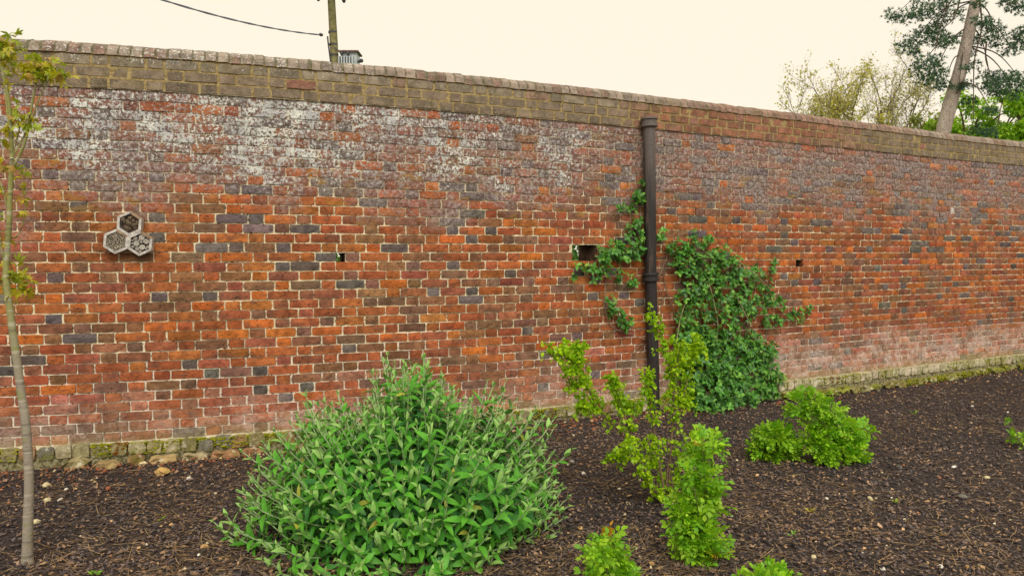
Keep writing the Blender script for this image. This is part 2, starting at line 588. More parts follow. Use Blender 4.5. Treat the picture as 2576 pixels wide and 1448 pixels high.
def in_hole(s0, s1, z):
    """pieces of [s0,s1] at height z left over beside the openings"""
    segs = [(s0, s1)]
    for a, b, z0, z1, _ in HOLES:
        if z0 < z < z1:
            nx_ = []
            for p, q in segs:
                if q <= a or p >= b: nx_.append((p, q)); continue
                if p < a: nx_.append((p, a))
                if q > b: nx_.append((b, q))
            segs = nx_
    return [g for g in segs if g[1] - g[0] > 0.03]

PAL = {'red': lin(158, 91, 57), 'red2': lin(152, 92, 68), 'or': lin(166, 99, 56), 'bright': lin(184, 104, 50),
       'brown': lin(138, 96, 70), 'plum': lin(124, 92, 76), 'grey': lin(110, 101, 97), 'dark': lin(94, 86, 84), 'pink': lin(164, 110, 88)}
def brick_col(s, z, hdr):
    r = RNG.random()
    x = np.interp(s, _gs, _gx)
    up = sstep(1.1, 1.9, z)
    g = 0.025 + 0.13 * up + (0.06 if hdr else 0)
    cl = nz(s * 0.9, z * 2.2, 7.0)                       # clusters
    if r < g: k = random.choice(['grey', 'dark', 'grey'])
    elif r < g + .15 - .12 * cl: k = random.choice(['brown', 'plum'])
    elif r < g + .24: k = 'brown'
    elif r < g + .24 + .06: k = 'bright'
    elif r < g + .5: k = 'or'
    elif r < g + .8: k = 'red'
    else: k = 'red2' if z > 0.7 else 'pink'
    if z < 0.75 and k in ('or', 'bright') and RNG.random() < .6: k = 'red2'
    c = PAL[k] * (1 + RNG.normal(0, .12)) * np.array([1 + RNG.normal(0, .04), 1 + RNG.normal(0, .07), 1 + RNG.normal(0, .06)])
    a = RNG.uniform(.55, 1.0)
    if RNG.random() < .2 + .1 * (z < 2.2): a = RNG.uniform(.1, .6)        # spalled faces stay clean
    if k in ('grey', 'dark'): a = RNG.uniform(.5, .9)
    return np.array([*np.clip(c * .98, .01, 1), a])

wall = thing('brick_wall', (*W(s_of_x(0), 0)[:2], 0), 'long weathered red brick garden wall with rounded coping, lichen above and mossy foot', 'wall')

bag = Bag(T_STR + T_HDR)
UNIT = 0.3515
S0 = s_of_x(-6.2); S1 = s_of_x(12.0)
# header centres of alternate courses line up on the photographed joints near the left
phase = wall_px(300, 880)[0]
for k in range(N_COURSE):
    z = Z_LEDGE + PITCH_Z * (k + .5) + .001
    sft = (0.5 * UNIT if k % 2 else 0) + RNG.normal(0, .012)
    s = phase - math.ceil((phase - S0) / UNIT) * UNIT + sft
    drift = 0
    while s < S1:
        for hdr in (False, True):
            L = (HDR if hdr else STR) + RNG.normal(0, .0035)
            a, b = s, s + L
            s = b + 0.0099 + RNG.normal(0, .0012)
            x = np.interp(a, _gs, _gx)
            for p, q in in_hole(a, b, z):
                c = .5 * (p + q)
                Lc = q - p
                h_ = Lc < .16
                ti = int(RNG.integers(0, 10))
                rough_zone = z > 1.75
                if rough_zone and ti < 4: ti += 4
                if z < .8: ti = ti % 4
                zz = z + .0035 * nz(c * .8, k * .35, 1.7) + RNG.normal(0, .0008)
                off = RNG.normal(0.0015, .0016) + (RNG.normal(-.003, .003) if rough_zone else 0)
                off = min(max(off, -.0015), .005)
                R = wallR(c)
                w = RNG.normal(0, .004)
                R = R @ np.array([[math.cos(w), 0, -math.sin(w)], [0, 1, 0], [math.sin(w), 0, math.cos(w)]])
                nom = HDR if h_ else STR
                hs = 1 + RNG.normal(0, .025)
                flip = -1 if False else 1
                M = mat4(W(c, zz, off), R, (Lc / nom, 1, hs))
                vis = Lc * BH
                bag.add(ti + (10 if h_ else 0), M, brick_col(c, z, h_), math.sqrt(vis))
        # keep to the bond despite the random lengths
        n_ = round((s - sft - phase) / UNIT)
        s += (phase + sft + n_ * UNIT - s) * .5
bag.build(wall, M_BRICK_A, M_BRICK_O, 300, 'brick', 'brickwork')

# three projecting courses under the coping
cb = Bag(T_CAPS + T_CAPH)
for k in range(3):
    z = Z_CAP + CAP_P * (k + .5)
    s = S0 + (0.5 * .362 if k % 2 else 0) + k * .02
    while s < S1:
        for hdr in (False, True):
            L = (HDR if hdr else STR) + RNG.normal(0, .004)
            c = s + L / 2
            s += L + .0165
            x = np.interp(c, _gs, _gx)
            redz = sstep(.9, 1.5, x + .5 * nz(c, k)) * (1 - sstep(3.2, 4.4, x + .5 * nz(c, k + 9)))
            base = lin(132, 117, 99) * (1 - redz) + lin(150, 102, 78) * redz
            r = RNG.random()
            if r < .05 and .1 < k + 1 and x > -2.6: base = lin(146, 104, 88)
            elif r < .3: base = base * .82
            if k == 2 and x < 1: base = base * .6 + lin(150, 142, 122) * .4
            col = base * (1 + RNG.normal(0, .1))
            M = mat4(W(c, z + RNG.normal(0, .0015), .016 + RNG.normal(0, .002)), wallR(c), (L / (HDR if hdr else STR), 1, 1))
            cb.add(int(RNG.integers(0, 4)) + (4 if hdr else 0), M, np.array([*np.clip(col, .01, 1), 1]), math.sqrt(L * .068))
cb.build(wall, M_CAP_A, M_CAP_O, 290, 'cap_brick', 'cap_brickwork')

# half-round coping bricks on edge
def cop_profile(k, n=8):
    a = math.pi * k / n
    ca, sa = math.cos(a), math.sin(a)
    e = .84
    return 0.17 - .188 * math.copysign(abs(ca) ** e, ca), .108 * abs(sa) ** e
def coping_tmpl(seed):
    r = np.random.default_rng(seed)
    V, Fc, n = [], [], 8
    xs = [(-.0375, .955), (-.033, 1.0), (.033, 1.0), (.0375, .955)]
    for x, sc in xs:
        for k in range(n + 1):
            y, z = cop_profile(k, n)
            V.append((x + r.normal(0, .0012), .17 + (y - .17) * sc + r.normal(0, .0012), z * sc + r.normal(0, .0012)))
    for i in range(3):
        for k in range(n):
            a = i * (n + 1) + k
            Fc.append((a, a + n + 1, a + n + 2, a + 1))
    Fc.append(tuple(range(n + 1)))
    Fc.append(tuple(3 * (n + 1) + k for k in reversed(range(n + 1))))
    return Tmpl(V, Fc)
T_COP = [coping_tmpl(400 + i) for i in range(5)]
kb = Bag(T_COP)
core = MB()
ring_pts = []
s = S0
i = 0
while s < S1:
    x = np.interp(s, _gs, _gx)
    w = .0845 * (1 + RNG.normal(0, .02))
    c = s + w / 2
    base = lin(146, 132, 120) * (1 + RNG.normal(0, .1))
    redz = sstep(1.3, 2.0, x) * (1 - sstep(4.2, 5.2, x))
    base = base * (1 - .5 * redz) + lin(150, 100, 82) * .5 * redz
    if RNG.random() < .25: base = lin(136, 112, 100)
    M = mat4(W(c, Z_COP + .004 + RNG.normal(0, .0025), .004 + RNG.normal(0, .002)), wallR(c) @ np.array([[1, 0, 0], [0, 1, 0], [0, 0, 1.0]]), ((w - .009) / .075, 1, 1))
    kb.add(i % 5, M, np.array([*np.clip(base, .01, 1), 1]), .09)
    ring_pts.append((s, 0.972 + max(0, RNG.normal(.012, .02))))
    ring_pts.append((s + w * .5, .93))
    s += w
    i += 1
kb.build(wall, M_CAP_A, M_CAP_O, 290, 'coping_brick', 'coping_brickwork')

# mortar body: front sheet with real openings, back, top bedding
srange = np.arange(S0, S1, .028)
edges = sorted([h[0] for h in HOLES] + [h[1] for h in HOLES])
sl = [q for q in srange if all(abs(q - e) > .012 for e in edges)] + edges
sl = np.array(sorted(sl))
rows = [(-.35, .045), (-.12, .045), (-.05, .042), (.02, .036), (.08, .033), (Z_LEDGE - .022, .03), (Z_LEDGE - .008, .02), (Z_LEDGE - .004, -.004)]
zl = sorted([q for q in np.arange(Z_LEDGE + .02, Z_CAP - .004, .026) if all(abs(q - e) > .011 for h in HOLES for e in (h[2], h[3]))] + sorted(set(e for h in HOLES for e in (h[2], h[3]))))
rows += [(q, -.0080) for q in zl] + [(Z_CAP - .002, -.007), (Z_CAP, .008)]
rows += [(q, .0095) for q in np.arange(Z_CAP + .03, Z_COP, .035)] + [(Z_COP + .006, .008), (Z_COP + .01, -.02)]
V = np.zeros((len(sl), len(rows), 3))
for i, s in enumerate(sl):
    p, t, n = wall_pt(s)
    for k, (z, off) in enumerate(rows):
        o = off + .0022 * nz(s * 22, z * 22, 5) + (.0012 * nz(s * 60, z * 60, 2))
        if .2 < z < Z_CAP - .01: o -= .002 * sstep(1.4, 2.0, z) + .005 * sstep(.1, .55, nz(s * 1.3, z * 2.0, 12) + .3 * nz(s * 6, z * 8, 13))
        if z > Z_CAP - .01: o = off + .4 * (o - off)
        if z < .1: o += .012 * nz(s * 7, z * 9, 8)
        V[i, k] = (p[0] + n[0] * o, p[1] + n[1] * o, z)
nr = len(rows)
Fc = []
zs = [r[0] for r in rows]
hole_cells = 0
for i in range(len(sl) - 1):
    sm = .5 * (sl[i] + sl[i + 1])
    for k in range(nr - 1):
        zm = .5 * (zs[k] + zs[k + 1])
        if any(h[0] < sm < h[1] and h[2] < zm < h[3] for h in HOLES): continue
        Fc.append((i * nr + k, (i + 1) * nr + k, (i + 1) * nr + k + 1, i * nr + k + 1))
mort = MB().add(V.reshape(-1, 3), Fc)
# back face with the through openings left open
TH = 0.34
sb = np.array(sorted(list(np.arange(S0, S1, .25)) + [e for h in HOLES[:2] for e in h[:2]]))
zb = np.array(sorted({-.35, Z_COP + .01, *[e for h in HOLES[:2] for e in (h[2], h[3])]}))
Vb = [W(s, z, -TH) for s in sb for z in zb]
Fb = []
for i in range(len(sb) - 1):
    for k in range(len(zb) - 1):
        sm, zm = .5 * (sb[i] + sb[i + 1]), .5 * (zb[k] + zb[k + 1])
        if any(h[0] < sm < h[1] and h[2] < zm < h[3] for h in HOLES[:2]): continue
        a = i * len(zb) + k
        Fb.append((a + 1, a + len(zb) + 1, a + len(zb), a))
mort.add(Vb, Fb)
for s_, fl in ((S0, 0), (S1 - .03, 1)):
    q = [W(s_, -.35, 0), W(s_, -.35, -TH), W(s_, Z_COP, -TH), W(s_, Z_COP, 0)]
    mort.add(q, [(0, 1, 2, 3) if fl else (3, 2, 1, 0)])
# bedding under and between the coping bricks
Vc, Fk = [], []
npr = 9
for s_, sc in ring_pts:
    R = wallR(s_); o = W(s_, Z_COP + .003, .004)
    for k in range(npr):
        y, z = cop_profile(k)
        Vc.append(o + R @ np.array([0, .17 + (y - .17) * sc, z * sc]))
for i in range(len(ring_pts) - 1):
    for k in range(npr - 1):
        a = i * npr + k
        Fk.append((a, a + npr, a + npr + 1, a + 1))
mort.add(Vc, Fk)
mort.build('mortar', M_MORTAR, wall)

# lining of the openings
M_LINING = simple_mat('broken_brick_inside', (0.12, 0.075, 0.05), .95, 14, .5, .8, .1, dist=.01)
lining = MB()
for a, b, z0, z1, dp in HOLES:
    n_ = 6
    for side in range(4):
        Vq, Fq = [], []
        for j in range(n_ + 1):
            off = -.004 - (dp - .004) * j / n_
            q = [(a, z0), (a, z1)] if side == 0 else [(b, z1), (b, z0)] if side == 1 else [(b, z0), (a, z0)] if side == 2 else [(a, z1), (b, z1)]
            for m in range(5):
                f = m / 4
                s_ = q[0][0] + (q[1][0] - q[0][0]) * f; zz = q[0][1] + (q[1][1] - q[0][1]) * f
                jit = .006 * nz(s_ * 40, zz * 40, j * 1.7) if 0 < m < 4 and 0 < j else 0
                Vq.append(W(s_ + (jit if side < 2 else 0), zz + (jit if side > 1 else 0), off))
        for j in range(n_):
            for m in range(4):
                u = j * 5 + m
                Fq.append((u, u + 1, u + 6, u + 5))
        lining.add(Vq, Fq)
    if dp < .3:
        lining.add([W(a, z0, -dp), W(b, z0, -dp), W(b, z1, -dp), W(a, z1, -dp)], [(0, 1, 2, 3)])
lining.build('opening_lining', M_LINING, wall)

# ------------------------------------------------------------------ foot of the wall
T_PLH = [brick_tmpl(.108, .084, .07, 4, 2, .0032, .003, 500 + i) for i in range(6)]
T_FND = [brick_tmpl(.2, .07, .1, 4, 2, .010, .014, 520 + i) for i in range(6)]
pb = Bag(T_PLH)
s = S0
while s < S1:
    x = np.interp(s, _gs, _gx)
    L = .108 + RNG.normal(0, .006)
    c = s + L / 2
    s += L + .012
    gz_ = gz(x, wall_y(x) - .05)
    z = Z_LEDGE - .049
    if RNG.random() < .03: continue
    base = random.choice([lin(150, 142, 104), lin(166, 158, 126), lin(140, 134, 84), lin(128, 124, 112), lin(178, 168, 138), lin(152, 146, 112), lin(156, 124, 92)])
    if x > 2.2: base = random.choice([lin(190, 182, 152), lin(178, 172, 142), lin(196, 184, 160), lin(168, 160, 122)])
    col = base * (1 + RNG.normal(0, .06 if x > 2.2 else .1)) * .95
    pb.add(int(RNG.integers(0, 6)), mat4(W(c, z + RNG.normal(0, .004), 0.052 + RNG.normal(0, .006)), wallR(c), (L / .108, 1, 1.05 + RNG.normal(0, .06))), np.array([*np.clip(col, .01, 1), 0]), .09)
pb.build(wall, M_PL_A, M_PL_O, 160, 'plinth_brick', 'plinth_brickwork')

fb = Bag(T_FND)
s = s_of_x(-3.9)
while s < s_of_x(9.5):
    x = np.interp(s, _gs, _gx)
    L = .17 + RNG.uniform(-.07, .07)
    c = s + L / 2
    s += L + .012 + max(0, RNG.normal(0, .03))
    g_ = gz(x, wall_y(x) - .12)
    if x < -.6:
        if x < -3.3 or RNG.random() < .06: continue
        off, z = .14 + RNG.normal(0, .016), g_ + .004 + RNG.normal(0, .008)
        base = random.choice([lin(176, 152, 108), lin(172, 158, 122), lin(160, 122, 90), lin(186, 172, 136)])
    elif x < .9:
        if RNG.random() < .5: continue
        off, z = .085 + RNG.normal(0, .014), g_ + .01 + RNG.normal(0, .01)
        base = random.choice([lin(160, 150, 116), lin(186, 176, 150), lin(150, 146, 128)])
    elif x > 2.9:
        off, z = .105 + RNG.normal(0, .016), g_ + .035 + RNG.normal(0, .008)
        base = random.choice([lin(150, 148, 96), lin(160, 154, 112), lin(136, 138, 62), lin(142, 132, 84)])
    else:
        if RNG.random() < .4: continue
        off, z = .08 + RNG.normal(0, .014), g_ + .02 + RNG.normal(0, .01)
        base = random.choice([lin(160, 150, 116), lin(176, 160, 140)])
    w = RNG.normal(0, .06)
    R = wallR(c) @ np.array([[math.cos(w), -math.sin(w), 0], [math.sin(w), math.cos(w), 0], [0, 0, 1]])
    fb.add(int(RNG.integers(0, 6)), mat4(W(c, z, off), R, (L / .2, 1, RNG.uniform(.9, 1.15))), np.array([*np.clip(base * (1 + RNG.normal(0, .1)), .01, 1), 0]), .12)
fb.build(wall, M_PL_A, M_PL_O, 120, 'foundation_brick', 'foundation_brickwork')

# moss cushions on the ledge
def blob_tmpl(seed):
    r = np.random.default_rng(seed)
    V = [(0, 0, 1.0)]; Fc = []; n = 7
    for ring, (rr, zz) in enumerate([(.6, .78), (1.0, .1), (1.0, -.4)]):
        for k in range(n):
            t = 2 * math.pi * k / n
            q = rr * (1 + r.normal(0, .16))
            V.append((q * math.cos(t), q * math.sin(t), zz + r.normal(0, .08)))
    for k in range(n):
        k2 = (k + 1) % n
        Fc.append((0, 1 + k, 1 + k2))
        Fc.append((1 + k, 1 + n + k, 1 + n + k2, 1 + k2))
        Fc.append((1 + n + k, 1 + 2 * n + k, 1 + 2 * n + k2, 1 + n + k2))
    return Tmpl(V, Fc)
T_BLOB = [blob_tmpl(600 + i) for i in range(5)]
M_MOSS = att_mat('moss', .95, .1, .9, 90)
ms = Bag(T_BLOB)
for _ in range(15000):
    s = RNG.uniform(S0 + 1, S1 - 1)
    x = np.interp(s, _gs, _gx)
    g = nz(s * 1.7, 3.3) + .5 * nz(s * 6, 9.1)
    low = x > 2.9 and RNG.random() < .45
    if low:
        if nz(s * 1.1, 20.5) < -.02: continue
        off, z = RNG.uniform(.06, .125), gz(x, wall_y(x)) + RNG.uniform(.0, .075)
    else:
        if g < -.10: continue
        if RNG.random() < .35: off, z = RNG.uniform(.038, .052), Z_LEDGE - RNG.uniform(.005, .09) ** 1.0
        else: off, z = RNG.uniform(.005, .045), Z_LEDGE - .012 + .006 * nz(s * 9, 5) + RNG.uniform(-.012, .006)
    sz = RNG.uniform(.004, .010)
    base = random.choice([lin(118, 122, 14), lin(140, 140, 20), lin(98, 106, 18), lin(150, 146, 40)])
    if nz(s * 4, 44) > .32: base = lin(118, 74, 24)
    ms.add(int(RNG.integers(0, 5)), mat4(W(s, z, off), wallR(s), (sz * RNG.uniform(1, 1.8), sz, sz * RNG.uniform(.5, .9))), np.array([*base, 1]))
ms.build(wall, M_MOSS, None, 0, rest='moss', smooth=True)

# ------------------------------------------------------------------ ground
def mat_soil():
    t = NT('bark_mulch_soil')
    f = t.noise(55, 6, 0.7)
    g = t.noise(9, 4)
    c = t.mix(t.ss(f, 0.35, 0.7), (0.028, 0.023, 0.023), (0.105, 0.082, 0.07))
    c = t.mix(t.ss(g, 0.45, 0.65, 0, 0.4), c, (0.06, 0.035, 0.022))
    return t.out(c, 0.95, t.bump(f, 1.0, 0.02), 0.15)
M_SOIL = mat_soil()
xs = np.unique(np.concatenate([[-300, -120, -60, -30, -16, -10], np.arange(-7, 12.01, .09), [14, 20, 34, 60, 120, 300]]))
ys = np.unique(np.concatenate([[-60, -25, -10, -3, 0], np.arange(1.2, 13.01, .09), [15, 20, 40, 80, 160, 400]]))
V = np.zeros((len(xs), len(ys), 3))
for i, x in enumerate(xs):
    for k, y in enumerate(ys):
        near = -7.1 < x < 12.1 and 1 < y < 13.1
        z = gz(x, y) + (.012 * nz(x * 4, y * 4, 2) + .008 * nz(x * 11, y * 11, 6) if near else 0)
        if y > wall_y(x) + .6: z = -.05
        V[i, k] = (x, y, z - .006)
ny = len(ys)
Fc = [(i * ny + k, (i + 1) * ny + k, (i + 1) * ny + k + 1, i * ny + k + 1) for i in range(len(xs) - 1) for k in range(ny - 1)]
tag(MB().add(V.reshape(-1, 3), Fc).build('ground', M_SOIL, None, True), kind='structure')

# grass field beyond the wall
t = NT('meadow_grass')
f = t.noise(3, 5)
M_GRASS = t.out(t.mix(t.ss(f, .3, .7), (0.09, 0.16, 0.035), (0.15, 0.24, 0.06)), .9, t.bump(t.noise(40, 4), .6, .03), .2)
gx_ = np.concatenate([np.linspace(-6.4, 12.3, 60)])
V = [];
for x in gx_:
    s_ = s_of_x(x)
    p = W(s_, .02, -.36)
    q = p + np.array([p[0] * 18, 330, 0])
    for f_ in (0, .01, .05, .3, 1): V.append(p + (q - p) * f_)
Fc = [(i * 5 + k, (i + 1) * 5 + k, (i + 1) * 5 + k + 1, i * 5 + k + 1) for i in range(len(gx_) - 1) for k in range(4)]
tag(MB().add(V, Fc).build('grass_field', M_GRASS), kind='structure')

# ------------------------------------------------------------------ bark mulch, needles, pebbles
def chip_tmpl(seed):
    r = np.random.default_rng(seed)
    V = np.array([[x, y, z] for x in (-1, 1) for y in (-1, 1) for z in (0, 1)], float)
    V[:, 0] *= .5; V[:, 1] *= .5
    V += r.normal(0, .16, V.shape)
    return Tmpl(V, [(0, 1, 3, 2), (4, 6, 7, 5), (0, 4, 5, 1), (2, 3, 7, 6), (1, 5, 7, 3)])
T_CHIP = [chip_tmpl(700 + i) for i in range(6)]
M_CHIP = att_mat('bark_chip', .85, .3, .5, 70)
def rand_ground(n, rmin, rmax, pw=1.0):
    out = []
    while len(out) < n:
        u = RNG.random()
        r = rmin * (rmax / rmin) ** (u ** pw)
        a = RNG.uniform(-.78, .80)
        x, y = r * math.sin(a), r * math.cos(a)
        if y > wall_y(x) - .06 or y < .8: continue
        out.append((x, y, r))
    return out
cp = Bag(T_CHIP)
CH = [(lin(62, 57, 59), .34), (lin(80, 73, 74), .27), (lin(102, 89, 82), .18), (lin(128, 106, 86), .1), (lin(46, 42, 47), .08), (lin(158, 132, 100), .03)]
cw = np.array([c[1] for c in CH]); cw /= cw.sum()
for x, y, r in rand_ground(72000, 2.5, 13.0, .92):
    k = RNG.choice(len(CH), p=cw)
    L = RNG.uniform(.007, .017) * (1 + .03 * r) * (1.5 if RNG.random() < .08 else 1)
    w = L * RNG.uniform(.3, .7)
    yaw = RNG.uniform(0, 6.283)
    ti, tj = RNG.normal(0, .3, 2)
    R = np.array(Matrix.Rotation(yaw, 3, 'Z') @ Matrix.Rotation(ti, 3, 'X') @ Matrix.Rotation(tj, 3, 'Y'))
    z = gz(x, y) + .012 * nz(x * 4, y * 4, 2) + RNG.uniform(-.006, .010)
    col = CH[k][0] * np.array([1.36, 1.28, 1.2]) * (1 + RNG.normal(0, .18)) * (1 + .42 * nz(x * .8, y * .8, 71) + .2 * nz(x * 2.6, y * 2.6, 72))
    d = wall_y(x) - y
    if d < .7 and x < 2 and RNG.random() < .35 * (1 - d / .7): col = lin(150, 96, 66) * RNG.uniform(.6, 1.1)
    cp.add(int(RNG.integers(0, 6)), mat4((x, y, z), R, (L, w, L * RNG.uniform(.2, .4))), np.array([*np.clip(col, .005, 1), 1]))
tag(cp.build(None, M_CHIP, rest='bark_mulch'), 'dark brown bark chip mulch covering the bed in front of the wall', 'mulch', kind='stuff')

def needle_tmpl(seed):
    r = np.random.default_rng(seed)
    b = r.normal(0, .035)
    V, n = [], 4
    for k in range(n + 1):
        f = k / n - .5
        for w in (-.5, .5): V.append((f, w * .014 + b * (.25 - f * f) * 4, .02 * (r.random() - .5)))
    return Tmpl(V, [(2 * k, 2 * k + 2, 2 * k + 3, 2 * k + 1) for k in range(n)])
T_NEED = [needle_tmpl(720 + i) for i in range(6)]
nb = Bag(T_NEED)
for x, y, r in rand_ground(25000, 2.5, 12.5, .95):
    g = nz(x * 1.3, y * 1.3, 30) + .35 * nz(x * 4, y * 4, 31)
    if g < -.12 + RNG.normal(0, .2): continue
    L = RNG.uniform(.05, .14)
    yaw = RNG.normal(.3 + 1.6 * nz(x * .9, y * .9, 50), .75)
    R = np.array(Matrix.Rotation(yaw, 3, 'Z') @ Matrix.Rotation(RNG.normal(0, .12), 3, 'Y'))
    col = random.choice([lin(140, 110, 78), lin(122, 94, 68), lin(158, 128, 90), lin(104, 82, 64), lin(176, 150, 106)]) * RNG.uniform(.7, 1.1)
    nb.add(int(RNG.integers(0, 6)), mat4((x, y, gz(x, y) + .012 * nz(x * 4, y * 4, 2) + RNG.uniform(.008, .02)), R, (L, L * RNG.uniform(.8, 1.6), L)), np.array([*col, 1]))
tag(nb.build(None, att_mat('dry_needle', .8, .2, 0), rest='pine_needles'), 'dry brown pine needles strewn over the mulch', 'needles', kind='stuff')

M_STONE = att_mat('pale_stone', .9, .25, .6, 50)
pg = Bag(T_BLOB)
for x, y, r in rand_ground(280, 2.6, 12, .9):
    s_ = RNG.uniform(.004, .010) * (1 + .04 * r)
    base = random.choice([lin(200, 186, 150), lin(222, 214, 196), lin(176, 120, 84), lin(190, 152, 100), lin(150, 130, 116)])
    R = np.array(Matrix.Rotation(RNG.uniform(0, 6.3), 3, 'Z'))
    pg.add(int(RNG.integers(0, 5)), mat4((x, y, gz(x, y) + .012), R, (s_, s_ * RNG.uniform(.6, 1), s_ * .7)), np.array([*base, 1]))
for _ in range(900):                                   # crumbs of brick and lime along the foot of the wall
    x = RNG.uniform(-4.2, 8); d = abs(RNG.normal(0, .16)) + .09
    y = wall_y(x) - d * 1.1
    if x > 2 and RNG.random() < .7: continue
    s_ = RNG.uniform(.005, .015)
    base = random.choice([lin(176, 104, 70), lin(150, 92, 66), lin(204, 186, 144), lin(182, 138, 96), lin(124, 84, 62)])
    pg.add(int(RNG.integers(0, 5)), mat4((x, y, gz(x, y) + .006), np.eye(3), (s_, s_ * .8, s_ * .7)), np.array([*base * .85, 1]))
tag(pg.build(None, M_STONE, rest='pebbles', smooth=False), 'small pale pebbles and brick crumbs scattered over the mulch', 'pebbles', kind='stuff')

# ------------------------------------------------------------------ single stones
def r5(x, y): return (x * .4997, 724.5 + y * .4995)
def r7(x, y): return (1288 + x * .4997, 724.5 + y * .4995)
def r8(x, y): return (1932 + x * .4997, 724.5 + y * .4995)
CREAM, WHITE, TAN, OCHRE, GREYS, REDS = lin(214, 200, 158), lin(226, 222, 208), lin(186, 148, 98), lin(196, 162, 100), lin(150, 146, 138), lin(160, 98, 72)
ST = [(r5(237, 1000), 20, CREAM, 'wide cream stone right of the young tree, nearest the wall foot'),
      (r5(240, 1070), 15, CREAM, 'pale cream stone midway between wall and tree, left of a whiter one'),
      (r5(303, 1068), 11, WHITE, 'small white stone beside a larger cream one right of the tree trunk'),
      (r5(184, 1180), 16, CREAM, 'cream stone half hidden behind the young tree trunk'),
      (r5(952, 960), 12, WHITE, 'upright white stone on the mulch left of the big shrub'),
      (r5(820, 932), 28, OCHRE, 'blunt ochre stone block lying loose against the wall foot'),
      (r5(720, 890), 16, CREAM, 'flat pale stone tucked under the mossy wall ledge'),
      (r5(475, 1006), 9, CREAM, 'little cream stone on soil left of a reddish one'),
      (r5(545, 1012), 14, REDS, 'reddish brick lump on the soil below the wall foot'),
      (r5(1030, 1306), 17, TAN, 'flat tan stone at the left edge of the big shrub'),
      (r5(735, 1293), 9, WHITE, 'lone small white stone on open mulch left of the big shrub'),
      (r7(300, 876), 13, GREYS, 'grey leaning stone between the big shrub and wall'),
      (r7(360, 937), 11, WHITE, 'angular white stone right of the leaning grey stone'),
      (r7(1132, 868), 7, CREAM, 'small pale stone between the bright shrub and the far rose bush'),
      (r7(585, 1088), 11, CREAM, 'oval cream stone left of the bright green shrub base'),
      (r7(540, 1012), 8, WHITE, 'tiny white stone above the oval cream stone by the bright shrub'),
      (r7(345, 1211), 12, OCHRE, 'orange tan stone between big shrub and small rose'),
      (r7(705, 1391), 14, TAN, 'tan stone on mulch between the two front rose bushes'),
      (r7(810, 1266), 9, WHITE, 'white pebble touching the left side of the tall rose'),
      (r7(1105, 1150), 8, WHITE, 'white pebble right of the tall rose bush'),
      (r8(515, 1064), 14, CREAM, 'rounded cream stone on open mulch, largest in the right foreground'),
      (r8(935, 904), 10, WHITE, 'round white stone on the mulch far to the right'),
      (r8(1100, 956), 11, CREAM, 'slanting elongated cream stone at the far right'),
      (r8(980, 1058), 21, GREYS * .6, 'dull grey brown flat stone at the right side of the bed'),
      (r8(660, 906), 13, GREYS * .5, 'dark brown stone right of the wide rose bush'),
      (r8(230, 1358), 14, CREAM, 'flat cream stone in the right foreground near the lowest rose'),
      (r8(575, 1413), 13, WHITE, 'white flat stone at the bottom edge of the right foreground'),
      (r8(885, 1241), 13, TAN, 'thin tan chip stone in the right foreground'),
      (r8(870, 1404), 12, WHITE, 'pointed white stone, lowest one toward the right corner')]
def stone_mesh(seed, sx, sy, sz, col, mat):
    r = np.random.default_rng(seed)
    V, Fc, n, rings = [(0, 0, 1.0)], [], 9, [(.55, .86), (.92, .45), (1.0, 0), (.85, -.5)]
    for rr, zz in rings:
        for k in range(n):
            t = 2 * math.pi * k / n
            q = rr * (1 + r.normal(0, .13))
            V.append((q * math.cos(t), q * math.sin(t), zz + r.normal(0, .1)))
    for k in range(n):
        k2 = (k + 1) % n
        Fc.append((0, 1 + k, 1 + k2))
        for j in range(3):
            a = 1 + j * n
            Fc.append((a + k, a + n + k, a + n + k2, a + k2))
    Fc.append(tuple(1 + 3 * n + k for k in reversed(range(n))))
    V = np.array(V) * np.array([sx, sy, sz])
    mb = MB().add(V, Fc, (*col, 1))
    return raw_mesh('stone', V, mb.L[0], mb.C[0], mat, mb.K[0])
for i, ((px, py), rpx, col, lab) in enumerate(ST):
    p = gp(px, py)
    dist = p[1]
    rr = rpx * .55 / F * dist
    o = link('stone', stone_mesh(800 + i, rr * 1.15, rr * .85, rr * .72, col * .92, M_STONE))
    o.location = (p[0], p[1], p[2] + rr * .3)
    o.rotation_euler = (RNG.normal(0, .2), RNG.normal(0, .25), RNG.uniform(0, 6.28))
    tag(o, lab, 'stone', 'loose stones on the mulch bed')

# ------------------------------------------------------------------ cast iron pipe
t = NT('cast_iron')
X, Y, Z = t.xyz()
f = t.noise(6, 5, .6, t.stretch(6, 6, .5))
g = t.noise(40, 4)
c = t.mix(t.ss(t.addm(Z, t.mul(t.addm(f, -.5), 1.4)), 1.85, 2.8), (0.022, 0.018, 0.017), (0.12, 0.10, 0.092))
c = t.mix(t.ss(f, .56, .7, 0, .6), c, (0.13, 0.085, 0.065))
c = t.mix(t.ss(g, .6, .7, 0, .35), c, (0.02, 0.014, 0.012))
M_IRON = t.out(c, .62, t.bump(t.addm(g, t.mul(f, .6)), .4, .004), .4)

